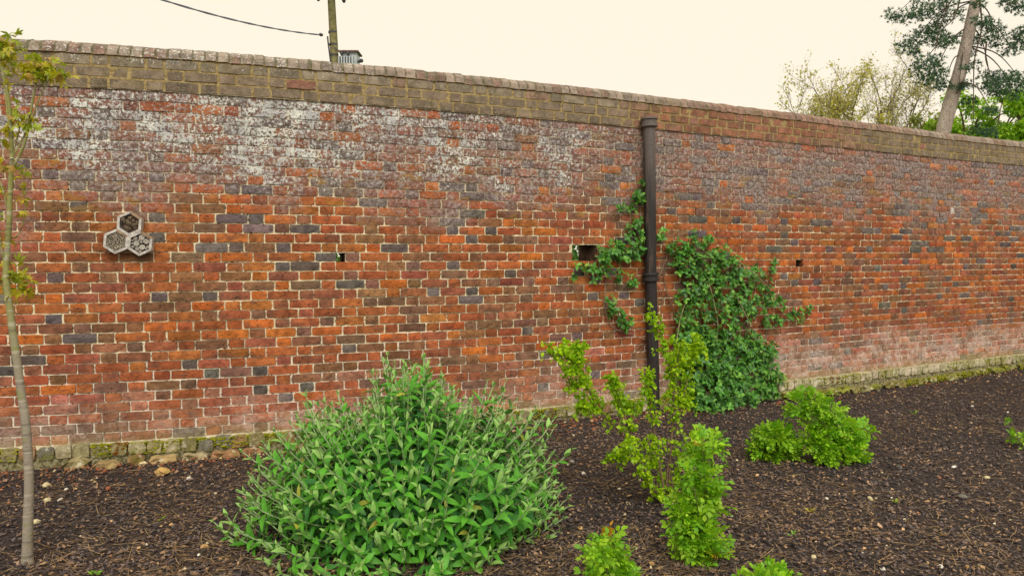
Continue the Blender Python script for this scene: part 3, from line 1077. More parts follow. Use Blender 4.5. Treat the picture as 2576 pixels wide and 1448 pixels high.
def ringed(path, rads, sides=20):
    return path, rads
PO = .085
top = on_wall(1633, 296, PO); mid = on_wall(1636.5, 690, PO); low = on_wall(1645, 1004, PO)
low2 = low + (low - mid) / np.linalg.norm(low - mid) * .12
pipe = thing('drain_pipe', (low[0], low[1], 0), 'tall brown black cast iron soil pipe with socket collars standing against the wall', 'pipe')
def along(a, b, prof, sides=22):
    d = (b - a); L = np.linalg.norm(d); d = d / L
    P, Rr = [], []
    for h, r in prof:
        P.append(a + d * h); Rr.append(r)
    return P, Rr
R_ = .057
L1 = np.linalg.norm(mid - top)
P, Rr = along(top, mid, [(.07, R_), (L1 * .3, R_), (L1 * .7, R_), (L1 + .02, R_ * .98)])
MB().tube(P, Rr, 22, cap=False).build('upper_pipe', M_IRON, pipe, True)
L2 = np.linalg.norm(low2 - mid)
P, Rr = along(mid, low2, [(.05, R_), (L2 * .5, R_), (L2, R_)])
MB().tube(P, Rr, 22, cap=False).build('lower_pipe', M_IRON, pipe, True)
def collar(c0, dirv, name, hgt):
    prof = [(-.001, .050), (.001, .078), (.018, .081), (.024, .074), (.03, .0715), (hgt - .03, .0715), (hgt - .024, .08), (hgt - .008, .08), (hgt, .058)]
    P, Rr = along(c0, c0 + dirv, prof)
    co = MB().tube(P, Rr, 22, cap=False).build(name, M_IRON, pipe)
    # fixing ears
    s_, z_ = wall_px(*proj(c0)[:2])
    Rw = wallR(s_)
    for sx in (-1, 1):
        m = MB()
        prof2 = [(0, .03), (.055, .026), (.075, .012)]
        base = c0 + dirv * (hgt * .55)
        V = []
        for dx, hz in prof2:
            for y0 in (-.012, .012):
                for zz in (-hz, hz):
                    V.append(base + Rw @ np.array([sx * (.052 + dx), .035 + y0 + dx * .25, zz]))
        Fc = []
        for i in range(2):
            a = i * 4
            Fc += [(a, a + 1, a + 5, a + 4), (a + 2, a + 6, a + 7, a + 3), (a + 1, a + 3, a + 7, a + 5), (a, a + 4, a + 6, a + 2)]
        Fc += [(0, 2, 3, 1), (8, 9, 11, 10)]
        m.add(V, Fc)
        m.build('ear', M_IRON, co)
dv = unit(mid - top)
collar(top, dv, 'collar', .095)
collar(on_wall(1636, 686, PO), unit(low - mid), 'collar', .085)

# ------------------------------------------------------------------ insect hotel
M_WOOD = simple_mat('weathered_timber', (0.50, 0.47, 0.44), .85, 30, .3, .4, .2)
M_WOODB = simple_mat('brown_timber', (0.30, 0.21, 0.14), .85, 30, .3, .4, .2)
M_CANE = att_mat('cane_ends', .85, .2, .3, 200)
M_WIRE = simple_mat('wire', (0.10, 0.10, 0.10), .5, 50, .2, 0, .5, .7)
hs_, hz_ = wall_px(523.5 / 1.59, 945 / 1.59)
H0 = W(hs_, hz_, 0)
HR = wallR(hs_)
hotel = thing('insect_hotel', H0, 'wooden insect hotel of three hexagonal cells fixed to the wall', 'insect hotel')
RAD, DEP, TW = .094, .075, .019
rot = math.radians(-5)
def hx(c, r, k):
    a = math.pi / 2 + k * math.pi / 3 + rot
    return np.array([c[0] + r * math.cos(a), c[1] + r * math.sin(a)])
def hl(q, y): return H0 + HR @ np.array([q[0], -y, q[1]])
def cell_c(k):
    a = math.pi / 2 + k * 2 * math.pi / 3 + rot
    d = RAD * .985
    return np.array([d * math.cos(a) * 1.0, d * math.sin(a) * 1.0])
cells = {'top': cell_c(0), 'left': cell_c(1), 'right': cell_c(2)}
for nm, c in cells.items():
    for k in range(6):
        a0, a1 = hx(c, RAD * .985, k), hx(c, RAD * .985, k + 1)
        b0, b1 = hx(c, RAD - TW * 1.1, k), hx(c, RAD - TW * 1.1, k + 1)
        e = (a1 - a0) * .008
        a0, a1, b0, b1 = a0 + e, a1 - e, b0 + e, b1 - e
        y1 = DEP + RNG.normal(0, .001)
        V = [hl(q, y) for y in (.004, y1) for q in (a0, a1, b1, b0)]
        Fc = [(0, 1, 2, 3), (7, 6, 5, 4), (0, 4, 5, 1), (1, 5, 6, 2), (2, 6, 7, 3), (3, 7, 4, 0)]
        MB().add(V, Fc).build('plank', M_WOODB if k in (5,) else M_WOOD, hotel)
    V = [hl(hx(c, RAD - TW, k), .006) for k in range(6)]
    MB().add(V, [tuple(range(6))]).build('back_board', M_WOODB, hotel)
def inside(c, q, m):
    r_ = (RAD - TW * 1.1) * math.cos(math.pi / 6) - m
    for k in range(6):
        a = math.pi / 2 + (k + .5) * math.pi / 3 + rot
        if (q - c) @ np.array([math.cos(a), math.sin(a)]) > r_: return False
    return True
def pack(c, rs, tries, gap=.0004):
    out = []
    for r in rs:
        for _ in range(tries):
            q = c + RNG.uniform(-RAD, RAD, 2)
            if not inside(c, q, r): continue
            if all(np.hypot(*(q - p)) > r + s + gap for p, s in out):
                out.append((q, r)); break
    return out
def disc(mb, q, r, y, col, hole=None, n=10):
    ring = [q + r * np.array([math.cos(2 * math.pi * k / n), math.sin(2 * math.pi * k / n)]) for k in range(n)]
    V = [hl(p, y) for p in ring] + [hl(p, .01) for p in ring]
    Fc = [tuple(range(n))] + [(k, n + k, n + (k + 1) % n, (k + 1) % n) for k in range(n)]
    mb.add(V, Fc, col)
    if hole:
        for hq, hr in hole:
            V = [hl(hq + hr * np.array([math.cos(2 * math.pi * k / 6), math.sin(2 * math.pi * k / 6)]), y + .0006) for k in range(6)]
            mb.add(V, [tuple(range(6))], (.015, .012, .01, 1))
mb = MB()
for q, r in pack(cells['left'], [.0065] * 25 + [.005] * 80 + [.0036] * 160, 60):
    v = RNG.uniform(.6, 1.15)
    disc(mb, q, r, DEP - .007 + RNG.normal(0, .003), (.52 * v, .46 * v, .36 * v, 1), [(q, r * .5)], 8)
mb.build('bamboo_canes', M_CANE, hotel, kind='stuff')
for q, r in pack(cells['right'], [.02] * 6 + [.015] * 14 + [.010] * 40 + [.007] * 60, 90):
    v = RNG.uniform(.55, 1.0)
    mb = MB()
    disc(mb, q, r, DEP - .008 + RNG.normal(0, .004), (.50 * v, .46 * v, .40 * v, 1), [(q + RNG.normal(0, r * .35, 2), .0022) for _ in range(3 if r > .012 else 1)], 12)
    mb.build('log_slice', M_CANE, hotel)
for j in range(16):
    c = cells['top']
    for _ in range(50):
        q = c + RNG.uniform(-RAD, RAD, 2)
        if inside(c, q, .012) and q[1] < c[1] + .05: break
    mb = MB()
    cone = hl(q, DEP - .02 + RNG.normal(0, .006))
    v = RNG.uniform(.5, 1.2)
    for _k in range(24):
        d = unit(RNG.normal(0, 1, 3)); sz = RNG.uniform(.004, .008)
        mb.box(cone + d * RNG.uniform(.004, .014), (sz, sz * .5, sz * .35), leafR(d, RNG.normal(0, 1, 3)), (.32 * v, .24 * v, .16 * v, 1))
    mb.build('pine_cone', M_CANE, hotel)
mb = MB()
c = cells['top']; hw = .0085
for i in range(-8, 9):
    for k in range(-8, 9):
        o = c + np.array([(i + (k % 2) * .5) * hw * 1.732, k * hw * 1.5])
        P = [o + hw * np.array([math.cos(math.pi / 2 + a * math.pi / 3), math.sin(math.pi / 2 + a * math.pi / 3)]) for a in range(4)]
        for a in range(3):
            if inside(c, P[a], 0) and inside(c, P[a + 1], 0):
                mb.tube([hl(P[a], DEP - .004), hl(P[a + 1], DEP - .004)], .0006, 4, cap=False)
mb.build('chicken_wire', M_WIRE, hotel)

# ------------------------------------------------------------------ utility pole, transformer, line
M_POLE = simple_mat('pole_timber', (0.24, 0.215, 0.10), .9, 6, .3, .4, .2)
M_STEEL = simple_mat('galvanised_steel', (0.42, 0.46, 0.48), .55, 8, .15, .1, .4, .2)
M_DARK = simple_mat('dark_fittings', (0.05, 0.05, 0.06), .6, 20, .3, .1, .4)
M_RUST = simple_mat('rusty_lid', (0.16, 0.10, 0.09), .8, 12, .3, .2, .3)
PY = 26.0
pb_, pt_ = at(843, 172, PY), at(832.5, -20, PY)
dp_ = (pt_ - pb_) / (pt_[2] - pb_[2])
p0 = pb_ - dp_ * (pb_[2] + .3)
p1 = pb_ + dp_ * (pt_[2] - pb_[2] + .9)
pole = thing('utility_pole', (p0[0], p0[1], 0), 'leaning greenish timber utility pole rising behind the wall', 'utility pole')
MB().tube([p0, pb_, p1], [.185, .15, .125], 14).build('post', M_POLE, pole, True)
ca = pb_ + dp_ * (pt_[2] - pb_[2] + .35)
arm = MB().box(ca + np.array([0, -.17, 0]), (.95, .05, .06), None).build('crossarm', M_POLE, pole)
for px_, py_ in ((800, 4), (866, 8)):
    q = at(px_, py_, PY - .17)
    a_ = np.array([q[0] - (px_ - 833) * .004, PY - .17, ca[2] - .05])
    m = MB()
    for j in range(5):
        f0 = j / 5; m.tube([a_ + (q - a_) * f0, a_ + (q - a_) * (f0 + .1), a_ + (q - a_) * (f0 + .19)], [.03, .075, .03], 10)
    m.build('insulator', M_DARK, pole)
for py_ in (82, 113, 140):
    q = at(837 + (py_ - 82) * .06, py_, PY)
    MB().tube([q - np.array([0, 0, .03]), q + np.array([0, 0, .03])], .158, 14).build('band', M_DARK, pole)
q0 = at(824, 92, PY - .2)
pts = curve_pts([q0, at(826, 112, PY - .2), at(829, 135, PY - .19), at(833, 172, PY - .19), at(834, 240, PY - .19)], 5)
MB().tube(pts, .028, 6).build('cable', M_DARK, pole)
pts = curve_pts([at(842, 120, PY - .2), at(848, 126, PY - .2), at(862, 134, PY - .1)], 5)
MB().tube(pts, .02, 6).build('cable', M_DARK, pole)

TY = 26.0
tl, tr = at(859, 140, TY), at(903, 140, TY)
cx_ = .5 * (tl[0] + tr[0]); ztop = at(880, 133, TY)[2]; wx = (tr[0] - tl[0]) * .5
trf = thing('transformer', (cx_, TY, ztop - 1.1), 'grey finned electrical transformer mounted beside the utility pole', 'transformer')
MB().box((cx_, TY, ztop - .55), (wx * .92, .26, .5)).build('tank', M_STEEL, trf)
MB().box((cx_ + .01, TY, ztop - .03), (wx * 1.12, .36, .025)).build('lid', M_RUST, trf)
for j in range(6):
    x_ = cx_ - wx * .95 + j * wx * .30
    m = MB()
    m.box((x_, TY - .37, ztop - .62), (.022, .11, .36))
    m.tube([(x_, TY - .44, ztop - .27), (x_, TY - .36, ztop - .235), (x_, TY - .26, ztop - .22)], .024, 8)
    m.build('cooling_fin', M_STEEL, trf)
for j in range(2):
    x_ = cx_ - wx * .7 + j * .22
    m = MB()
    m.tube([(x_, TY - .30, ztop - .1), (x_, TY - .36, ztop - .12), (x_, TY - .42, ztop - .15), (x_, TY - .46, ztop - .17)], [.03, .06, .05, .02], 10)
    m.build('bushing', M_DARK, trf)
m = MB()
q = at(908, 155, TY - .1)
m.tube([q + np.array([-.16, 0, -.02]), q + np.array([-.04, 0, 0]), q + np.array([.02, 0, .03]), q + np.array([.06, -.02, .05])], [.03, .05, .08, .05], 10)
m.build('bushing', M_DARK, trf)
# bracket that ties it to the pole
MB().box((.5 * (pb_[0] + cx_ - wx * .9) + .03, TY, ztop - .5), (.5 * abs(cx_ - wx * .9 - pb_[0]) + .02, .05, .04)).build('bracket', M_DARK, trf)

wa, wb = at(810, 88.5, PY - .2), at(300, -36, 17.0)
pts = []
for k in range(25):
    f_ = k / 24
    p = wa + (wb - wa) * f_
    p[2] -= .34 * 4 * f_ * (1 - f_) * .55
    pts.append(p)
wire = thing('overhead_line', wa, 'twisted grey overhead line sagging from the utility pole up to the left', 'cable')
t1, t2 = [], []
for k, p in enumerate(pts):
    a_ = k * 1.3
    o_ = np.array([0, math.cos(a_), math.sin(a_)]) * .012
    t1.append(p + o_); t2.append(p - o_)
M_LINE = simple_mat('grey_line', (0.16, 0.16, 0.22), .6, 10, .2, 0, .3)
MB().tube(t1, .018, 6).build('strand', M_LINE, wire, True)
MB().tube(t2, .018, 6).build('strand', M_LINE, wire, True)
MB().tube([wa + (wb - wa) * .0, wa + (wb - wa) * .012, wa + (wb - wa) * .02], [.05, .06, .03], 8).build('clamp', M_DARK, wire)

# ------------------------------------------------------------------ tiny weeds in the mulch
M_WEED = att_mat('weed_leaf', .6, .3, .1, 40)
for (px, py), rad, n_, col, lab in ((r5(822, 1166), .028, 9, lin(134, 176, 40), 'tiny green weed seedling on the mulch left of the big shrub'),
                              (r5(480, 1446), .035, 12, lin(120, 170, 44), 'green weed tuft at the bottom edge left of the big shrub'),
                              (r8(735, 635), .045, 9, lin(120, 160, 50), 'tiny weed seedling on far mulch below the right part of the wall'),
                              (r8(645, 1090), .035, 10, lin(130, 150, 50), 'tiny weed seedling in the middle of the right hand mulch'),
                              (r8(215, 1130), .04, 11, lin(170, 160, 60), 'yellowish weed sprig on the mulch right of the tall rose'),
                              (r8(125, 1248), .035, 9, lin(110, 150, 56), 'small weed sprout low in the bed right of the tall rose')):
    p = gp(px, py)
    mb = MB()
    for j in range(n_):
        a = RNG.uniform(0, 6.28); e = RNG.uniform(.2, 1.1); L = rad * RNG.uniform(.6, 1.2)
        d = np.array([math.cos(a) * math.cos(e), math.sin(a) * math.cos(e), math.sin(e)])
        sd = np.array([-math.sin(a), math.cos(a), 0]) * L * .2
        q = p + np.array([RNG.normal(0, rad * .3), RNG.normal(0, rad * .3), .008])
        mb.add([q, q + d * L * .5 - sd, q + d * L * .5 + sd, q + d * L - np.array([0, 0, .15 * L])], [(0, 1, 3), (0, 3, 2)], (*(col * RNG.uniform(.8, 1.1)), 1))
    o = mb.build('weed', M_WEED)
    tag(o, lab, 'weed', 'small weeds in the mulch')

# ================================================================== planting
def leaf_tmpl(L=1.0, Wd=.3, n=4, fold=.25, droop=.3, pk=.42, base=.0, cup=0.0):
    """pointed leaf: base at the origin, along +y, face +z"""
    V, Fc, rows = [], [], []
    for j in range(n + 1):
        t_ = j / n
        w = math.sin(math.pi * t_ ** (math.log(.5) / math.log(pk))) ** .85 if 0 < t_ < 1 else 0
        w = max(w, base if j == 0 else 0) * Wd * L / 2
        y = L * t_ * (1 - .12 * droop * t_)
        z = L * (-droop * t_ * t_ + .12 * t_)
        if w < 1e-6:
            rows.append([len(V)]); V.append((0, y, z))
        else:
            rows.append([len(V), len(V) + 1, len(V) + 2])
            V += [(-w, y, z + w * fold), (0, y, z), (w, y, z + w * fold)]
    for a, b in zip(rows[:-1], rows[1:]):
        if len(a) == 1 and len(b) == 3: Fc += [(a[0], b[1], b[0]), (a[0], b[2], b[1])]
        elif len(a) == 3 and len(b) == 1: Fc += [(a[0], a[1], b[0]), (a[1], a[2], b[0])]
        elif len(a) == 3: Fc += [(a[0], a[1], b[1], b[0]), (a[1], a[2], b[2], b[1])]
    return Tmpl(V, Fc)

def rose_leaf_tmpl(seed, nl=7):
    r = np.random.default_rng(seed)
    mb = MB()
    lf = leaf_tmpl(1, .62, 3, .3, .25, .5)
    def put(p, d, L):
        M = mat4(p, leafR(d, np.array([r.normal(0, .2), r.normal(0, .2), 1])), (L, L, L))
        mb.add((lf.V @ M[:3, :3].T) + M[:3, 3], lf.F)
    z = lambda y: -.22 * y * y
    for i, y in enumerate([.34, .60, .84][:(nl - 1) // 2]):
        L = .33 + .04 * i
        for sx in (-1, 1):
            put(np.array([0, y, z(y)]), np.array([sx * 1.0, .45 + r.normal(0, .12), -.12]), L * (1 + r.normal(0, .06)))
    put(np.array([0, .95, z(.95)]), np.array([r.normal(0, .1), 1, -.35]), .40)
    mb.add([(-.012, 0, 0), (.012, 0, 0), (.012, .5, z(.5)), (-.012, .5, z(.5)), (.008, .97, z(.97)), (-.008, .97, z(.97))], [(0, 1, 2, 3), (3, 2, 4, 5)])
    V = np.concatenate(mb.V)
    L, C = np.concatenate(mb.L), np.concatenate(mb.C)
    Fc, k = [], 0
    for c in C: Fc.append(tuple(L[k:k + c])); k += c
    return Tmpl(V, Fc)

def maple_leaf_tmpl(seed):
    r = np.random.default_rng(seed)
    lf = leaf_tmpl(1, .34, 3, .2, .35, .5)
    V, Fc, n = [], [], 0
    for a, L in ((0, 1.0), (.75, .85), (-.75, .85), (1.5, .55), (-1.5, .55)):
        d = np.array([math.sin(a), math.cos(a), r.normal(-.1, .15)])
        R = leafR(d, np.array([0, 0, 1.0]))
        v = (lf.V * L) @ R.T + np.array([0, .15, 0])
        V.append(v); Fc += [tuple(i + n for i in f) for f in lf.F]; n += len(v)
    V.append(np.array([[-.02, 0, 0], [.02, 0, 0], [0, .2, 0]])); Fc.append((n, n + 1, n + 2))
    return Tmpl(np.concatenate(V), Fc)

def rnd_dir():
    return unit(RNG.normal(0, 1, 3))

UP = np.array([0, 0, 1.0])
PALE_UNDER = (0.17, 0.28, 0.13)
M_BUD_A, M_BUD_O = leaf_mat('shrub_leaf_mass', 'att', PALE_UNDER, .22), leaf_mat('shrub_leaf_single', 'obj', PALE_UNDER, .22)
M_LF_A, M_LF_O = leaf_mat('fresh_leaf_mass', 'att', None, .35), leaf_mat('fresh_leaf_single', 'obj', None, .35)
M_CLIMB = leaf_mat('climber_leaf', 'att', (0.10, 0.2, 0.1), .2, .45, .4)
M_STEM = att_mat('stem_bark', .8, .2, .3, 60)

# ------------------------------------------------------------------ the big silvery stemmed shrub in front
def make_big_shrub():
    c0 = np.array([-.60, 4.08, 0.0])
    c0[2] = gz(c0[0], c0[1])
    root = thing('buddleia_shrub', c0, 'large dense green shrub with pointed leaves and silvery stems in the front centre', 'shrub')
    T = [leaf_tmpl(1, w, 5, f, d, p) for w, f, d, p in ((.35, .35, .2, .38), (.38, .28, .4, .4), (.33, .45, .05, .36), (.40, .25, .5, .42), (.35, .45, .3, .38))]
    bag = Bag(T)
    st = MB()
    SC_ = np.array([.88, .86, .93])
    def surf(d):
        """distance of the outline from the base in direction d"""
        s = np.array([d[0] / .93, d[1] / .90, d[2] / .77])
        k = 1 / np.linalg.norm(s)
        k *= 1 + .27 * nz(d[0] * 2.6 + 5, d[1] * 2.6, d[2] * 2.6) + .07 * nz(d[0] * 7, d[1] * 7, d[2] * 7 + 3)
        # a lower shoulder towards the left and right, a peak a little right of centre
        k *= 1 + .06 * max(0, d[2] - .8) / .2 + .05 * sstep(.45, .1, d[2])
        return k
    n = 0
    tries = 0
    dirs = []
    while len(dirs) < 1000 and tries < 60000:
        tries += 1
        d = rnd_dir()
        if d[2] < -.02: continue
        d = unit(d * np.array([1, 1, .95]) + np.array([0, 0, .05]))
        if any(np.dot(d, q) > .9963 for q in dirs): continue
        dirs.append(d)
    shoots = [(d, 1.0) for d in dirs] + [(unit(rnd_dir() * np.array([1, 1, .5]) + np.array([0, 0, .35])), RNG.uniform(.55, .85)) for _ in range(260)]
    # some taller tips on the top outline
    for px, py in ((1065, 915), (985, 965), (1120, 945), (1225, 960), (870, 1020), (1150, 965), (1040, 945)):
        p = at(px, py, c0[1] + RNG.uniform(-.1, .15)) - c0
        k = np.linalg.norm(p); d = p / k
        shoots.append((d, k / surf(d)))
    for d, f in shoots:
        R_ = surf(d) * f * RNG.uniform(.86, 1.06)
        tip = c0 + d * R_
        tip[2] = max(tip[2], gz(tip[0], tip[1]) + .05)
        if tip[1] < 1.9: continue
        # shoot: leaves the base flat, turns up at the end
        L = min(.33, R_ * .5) * RNG.uniform(.8, 1.1)
        upv = unit(d * np.array([1, 1, .6]) + UP * (.75 + RNG.normal(0, .15)) + RNG.normal(0, .12, 3))
        p3 = tip; p2 = tip - upv * L * .45; p1 = p2 - unit(d + .35 * upv) * L * .6
        p0 = c0 + d * R_ * .12
        P = curve_pts([p0, p0 + (p1 - p0) * .55 - UP * .03 * R_, p1, p2, p3], 4)
        m = len(P)
        young = np.array([.33, .46, .22, 1]); old = np.array([.2, .29, .12, 1])
        k_ = m - 11
        st.tube(P[:k_ + 1], np.linspace(.007, .0042, k_ + 1), 5, old, False)
        st.tube(P[k_:], np.linspace(.0048, .003, m - k_), 5, young, False)
        # opposite pairs along the outer part
        cum = np.concatenate([[0], np.cumsum([np.linalg.norm(P[i + 1] - P[i]) for i in range(m - 1)])])
        tot = cum[-1]
        npair = 8 if f > .9 else 6
        ph = RNG.uniform(0, 6.28)
        for j in range(npair):
            q = j / (npair - 1)
            a = tot - L * 1.05 * (q ** .85)
            i = int(np.clip(np.searchsorted(cum, a) - 1, 0, m - 2))
            p = P[i] + (P[i + 1] - P[i]) * ((a - cum[i]) / max(cum[i + 1] - cum[i], 1e-6))
            ax = unit(P[i + 1] - P[i])
            u = unit(np.cross(ax, [.3, .5, .2])); v = np.cross(ax, u)
            ang = ph + j * math.pi / 2 + RNG.normal(0, .2)
            sz = (.040 + .039 * min(1, q * 3.6)) * RNG.uniform(.7, 1.35)
            if j == npair - 1: sz *= .85
            spread = .34 + 1.0 * min(1, q * 2.3)
            for sgn in (0, math.pi):
                o = math.cos(ang + sgn) * u + math.sin(ang + sgn) * v
                dl = unit(ax * math.cos(spread) + o * math.sin(spread) + RNG.normal(0, .1, 3) + UP * (.12 - .2 * q))
                nrm = unit(ax * math.sin(spread) - o * math.cos(spread) * .9 + UP * .35 + RNG.normal(0, .12, 3))
                g = RNG.random()
                if q < .15: col = lin(146, 190, 104) * RNG.uniform(.85, 1.1)
                elif q < .5: col = lin(92, 166, 50) * RNG.uniform(.8, 1.15)
                else: col = (lin(66, 138, 46) if g < .7 else lin(56, 116, 56)) * RNG.uniform(.75, 1.1)
                if RNG.random() < .008: col = lin(160, 164, 66)
                col = np.clip(col, .01, 1)
                bag.add(int(RNG.integers(0, 5)), mat4(p, leafR(dl, nrm), (sz, sz, sz)), np.array([*col, 1]),
                        sz * (1.0 if f > .9 and d[1] < .35 else .3))
    st.build('stem', M_STEM, root)
    bag.build(root, M_BUD_A, M_BUD_O, 300, 'leaf', 'foliage', True)
make_big_shrub()

# ------------------------------------------------------------------ twiggy bright green shrub
def px_path(pts, Y0, dy=0.0):
    return [at(x, y, Y0 + dy * i) for i, (x, y) in enumerate(pts)]
CRINK = [leaf_tmpl(1, w, 3, f, d, .55) for w, f, d in ((.75, .5, .2), (.8, .1, .6), (.7, .7, -.2), (.85, .4, .8))]
def make_bright_shrub():
    b = gp(1676, 1262)
    Y0 = b[1]
    root = thing('twiggy_shrub', b, 'upright twiggy shrub with crinkled bright yellow green leaves in front of the pipe', 'shrub')
    c7 = lambda L: [r7(*q) for q in L]
    stems = [(c7([(775, 1080), (745, 900), (722, 760), (700, 600), (682, 480), (690, 440)]), -.03, 1),
             (c7([(775, 1080), (785, 900), (820, 780), (850, 600), (885, 450), (915, 340), (925, 270)]), .02, 1),
             (c7([(775, 1080), (800, 820), (812, 600), (800, 450), (770, 320), (735, 220), (705, 130)]), .05, 1),
             (c7([(770, 1060), (690, 950), (580, 770), (500, 680), (430, 600), (370, 480), (310, 380), (265, 290)]), .03, 1),
             (c7([(765, 1050), (650, 870), (590, 700), (540, 580), (515, 490), (495, 450)]), -.04, 1),
             (c7([(770, 1070), (700, 1000), (640, 880), (600, 800)]), -.07, .8),
             (c7([(780, 1070), (850, 900), (900, 800), (940, 740)]), -.05, .8),
             (c7([(778, 1075), (760, 960), (700, 860), (670, 780)]), .1, .8),
             (c7([(812, 640), (860, 560), (900, 590)]), .04, .6),
             (c7([(805, 520), (830, 380), (850, 280)]), -.05, .6),
             (c7([(790, 380), (860, 330), (960, 320)]), .06, .6),
             (c7([(310, 380), (250, 340), (190, 335)]), .0, .4),
             (c7([(330, 420), (345, 340), (335, 290)]), .0, .4),
             (c7([(370, 480), (310, 510), (270, 420)]), .0, .4),
             (c7([(430, 600), (380, 600), (340, 600)]), .0, .4),
             (c7([(540, 580), (580, 600), (640, 590)]), .05, .5),
             (c7([(590, 780), (540, 860), (500, 860)]), -.05, .5)]
    wood = np.array([.20, .13, .085, 1])
    bag = Bag(CRINK)
    for pts, dy, f in stems:
        n = len(pts)
        P3 = []
        for i, (x, y) in enumerate(pts):
            P3.append(at(x, y, Y0 + (dy * 4) * i / n + RNG.normal(0, .012)))
        if f == 1: P3[0] = b + RNG.normal(0, .012, 3) - np.array([0, 0, .02])
        P = curve_pts(P3, 6)
        m = len(P)
        MB().tube(P, np.linspace(.0075 * f + .001, .002, m), 6, wood).build('stem', M_STEM, root, True)
        for i in range(m):
            fr = i / m
            if f == 1 and fr < (.2 if dy < .04 else .34): continue
            # density follows the photographed clumps: full towards the tips
            thin = .55 if f == 1 and fr < .5 else 1
            if dy == .03 and .35 < fr < .6: thin = .35
            if RNG.random() > thin: continue
            for _ in range(4):
                tw = unit(RNG.normal(0, 1, 3) + UP * .4)
                L = abs(RNG.normal(.028, .022))
                q = P[i] + tw * L
                for _k in range(int(RNG.integers(4, 8))):
                    d = unit(tw + RNG.normal(0, .75, 3) + UP * .25)
                    sz = RNG.uniform(.018, .032)
                    col = (lin(170, 206, 22) if RNG.random() < .6 else lin(140, 186, 28)) * RNG.uniform(.75, 1.1)
                    bag.add(int(RNG.integers(0, 4)), mat4(q + RNG.normal(0, .008, 3), leafR(d, RNG.normal(0, .7, 3) + UP), (sz, sz, sz)), np.array([*np.clip(col, .01, 1), 1]), sz)
    bag.build(root, M_LF_A, None, 0, rest='foliage', smooth=True)
make_bright_shrub()

# ------------------------------------------------------------------ rugosa roses
T_ROSE = [rose_leaf_tmpl(900 + i, 7) for i in range(4)] + [rose_leaf_tmpl(910 + i, 5) for i in range(2)]
def make_rose(label, base, blobs, n, lsz, nmax, warm=(), seed=0, tint=1.0):
    """blobs: (point, radius) volumes that the leaves fill; a cane runs to each"""
    root = thing('rose_bush', base, label, 'rose bush', 'rose bushes with bright compound leaves')
    bag = Bag(T_ROSE)
    vol = np.array([r ** 2 for _, r in blobs]); vol /= vol.sum()
    cane = np.array([.16, .17, .06, 1])
    for c, r in blobs:
        c = np.asarray(c)
        a = np.array(base) + np.array([RNG.normal(0, .02), RNG.normal(0, .02), -.01])
        mid_ = a + (c - a) * .5 + np.array([0, 0, .03])
        P = curve_pts([a, mid_, c, c + unit(c - a) * r * .8], 5)
        MB().tube(P, np.linspace(.005, .002, len(P)), 5, cane).build('cane', M_STEM, root, True)
    for _ in range(n):
        k = RNG.choice(len(blobs), p=vol)
        c, r = np.asarray(blobs[k][0]), blobs[k][1]
        d = rnd_dir()
        p = c + d * r * RNG.uniform(.35, 1.0) ** .6
        if p[2] < gz(p[0], p[1]) + .015: continue
        out_ = unit(d + UP * .45 + RNG.normal(0, .35, 3))
        nrm = unit(UP * 1.0 + d * .5 + RNG.normal(0, .35, 3))
        sz = lsz * RNG.uniform(.75, 1.25)
        q = RNG.random()
        col = (lin(148, 198, 38) if q < .5 else lin(120, 178, 42) if q < .85 else lin(172, 212, 60)) * RNG.uniform(.8, 1.1) * tint
        for wp, wr in warm:
            if np.linalg.norm(p - np.asarray(wp)) < wr and RNG.random() < .42: col = random.choice([lin(196, 176, 40), lin(190, 140, 44), lin(170, 184, 44)])
        bag.add(int(RNG.integers(0, 6)), mat4(p - out_ * sz * .4, leafR(out_, nrm), (sz, sz, sz)), np.array([*np.clip(col, .01, 1), 1]), sz)
    bag.build(root, M_LF_A, M_LF_O, nmax, 'leaf', 'foliage', True)

def blobs_px(L, Y):
    out = []
    for x, y, r in L:
        yy = Y + RNG.normal(0, .05)
        out.append((at(x, y, yy), r / F * yy))
    return out
Yr = 3.55
base = np.array([at(1775, 1400, Yr)[0], Yr, 0]); base[2] = gz(base[0], base[1])
tall = [r7(960, 775), r7(1010, 790), r7(930, 850), r7(985, 880), r7(900, 930), r7(985, 960), r7(900, 1010), r7(980, 1040), r7(855, 1110), r7(940, 1110), r7(1010, 1090),
        r7(880, 1180), r7(960, 1190), r7(850, 1250), r7(930, 1270), r7(1010, 1260), r7(880, 1330), r7(960, 1340), r7(1040, 1340), r7(840, 1390), r7(930, 1410), r7(1030, 1410), r7(1090, 1360)]
make_rose('tall narrow rose bush with bright green leaves in the front right of the big shrub', base,
          blobs_px([(x, y, 17 if y < 1200 else 25) for x, y in tall], Yr), 620, .08, 300,
          warm=[(at(*r7(1010, 1330), Yr), .07), (at(*r7(960, 790), Yr), .04)])
Yr = 3.12
base = np.array([at(1535, 1440, Yr)[0], Yr, 0]); base[2] = gz(base[0], base[1])
make_rose('small rose shoot with yellow top leaves at the bottom edge beside the big shrub', base,
          blobs_px([(1523, 1356, 16), (1515, 1384, 22), (1545, 1385, 26), (1520, 1415, 34), (1550, 1430, 36), (1530, 1465, 48), (1570, 1480, 40)], Yr), 320, .08, 150,
          warm=[(at(1522, 1350, Yr), .045)])
Yr = 3.1
base = np.array([at(1925, 1450, Yr)[0], Yr, 0]); base[2] = gz(base[0], base[1])
make_rose('low rose bush cut by the bottom edge to the right of the tall rose', base,
          blobs_px([(1880, 1472, 18), (1915, 1462, 18), (1950, 1448, 18), (1975, 1462, 18), (1930, 1490, 36), (1850, 1486, 20)], Yr), 220, .075, 150)
b_ = gp(2110, 1165)
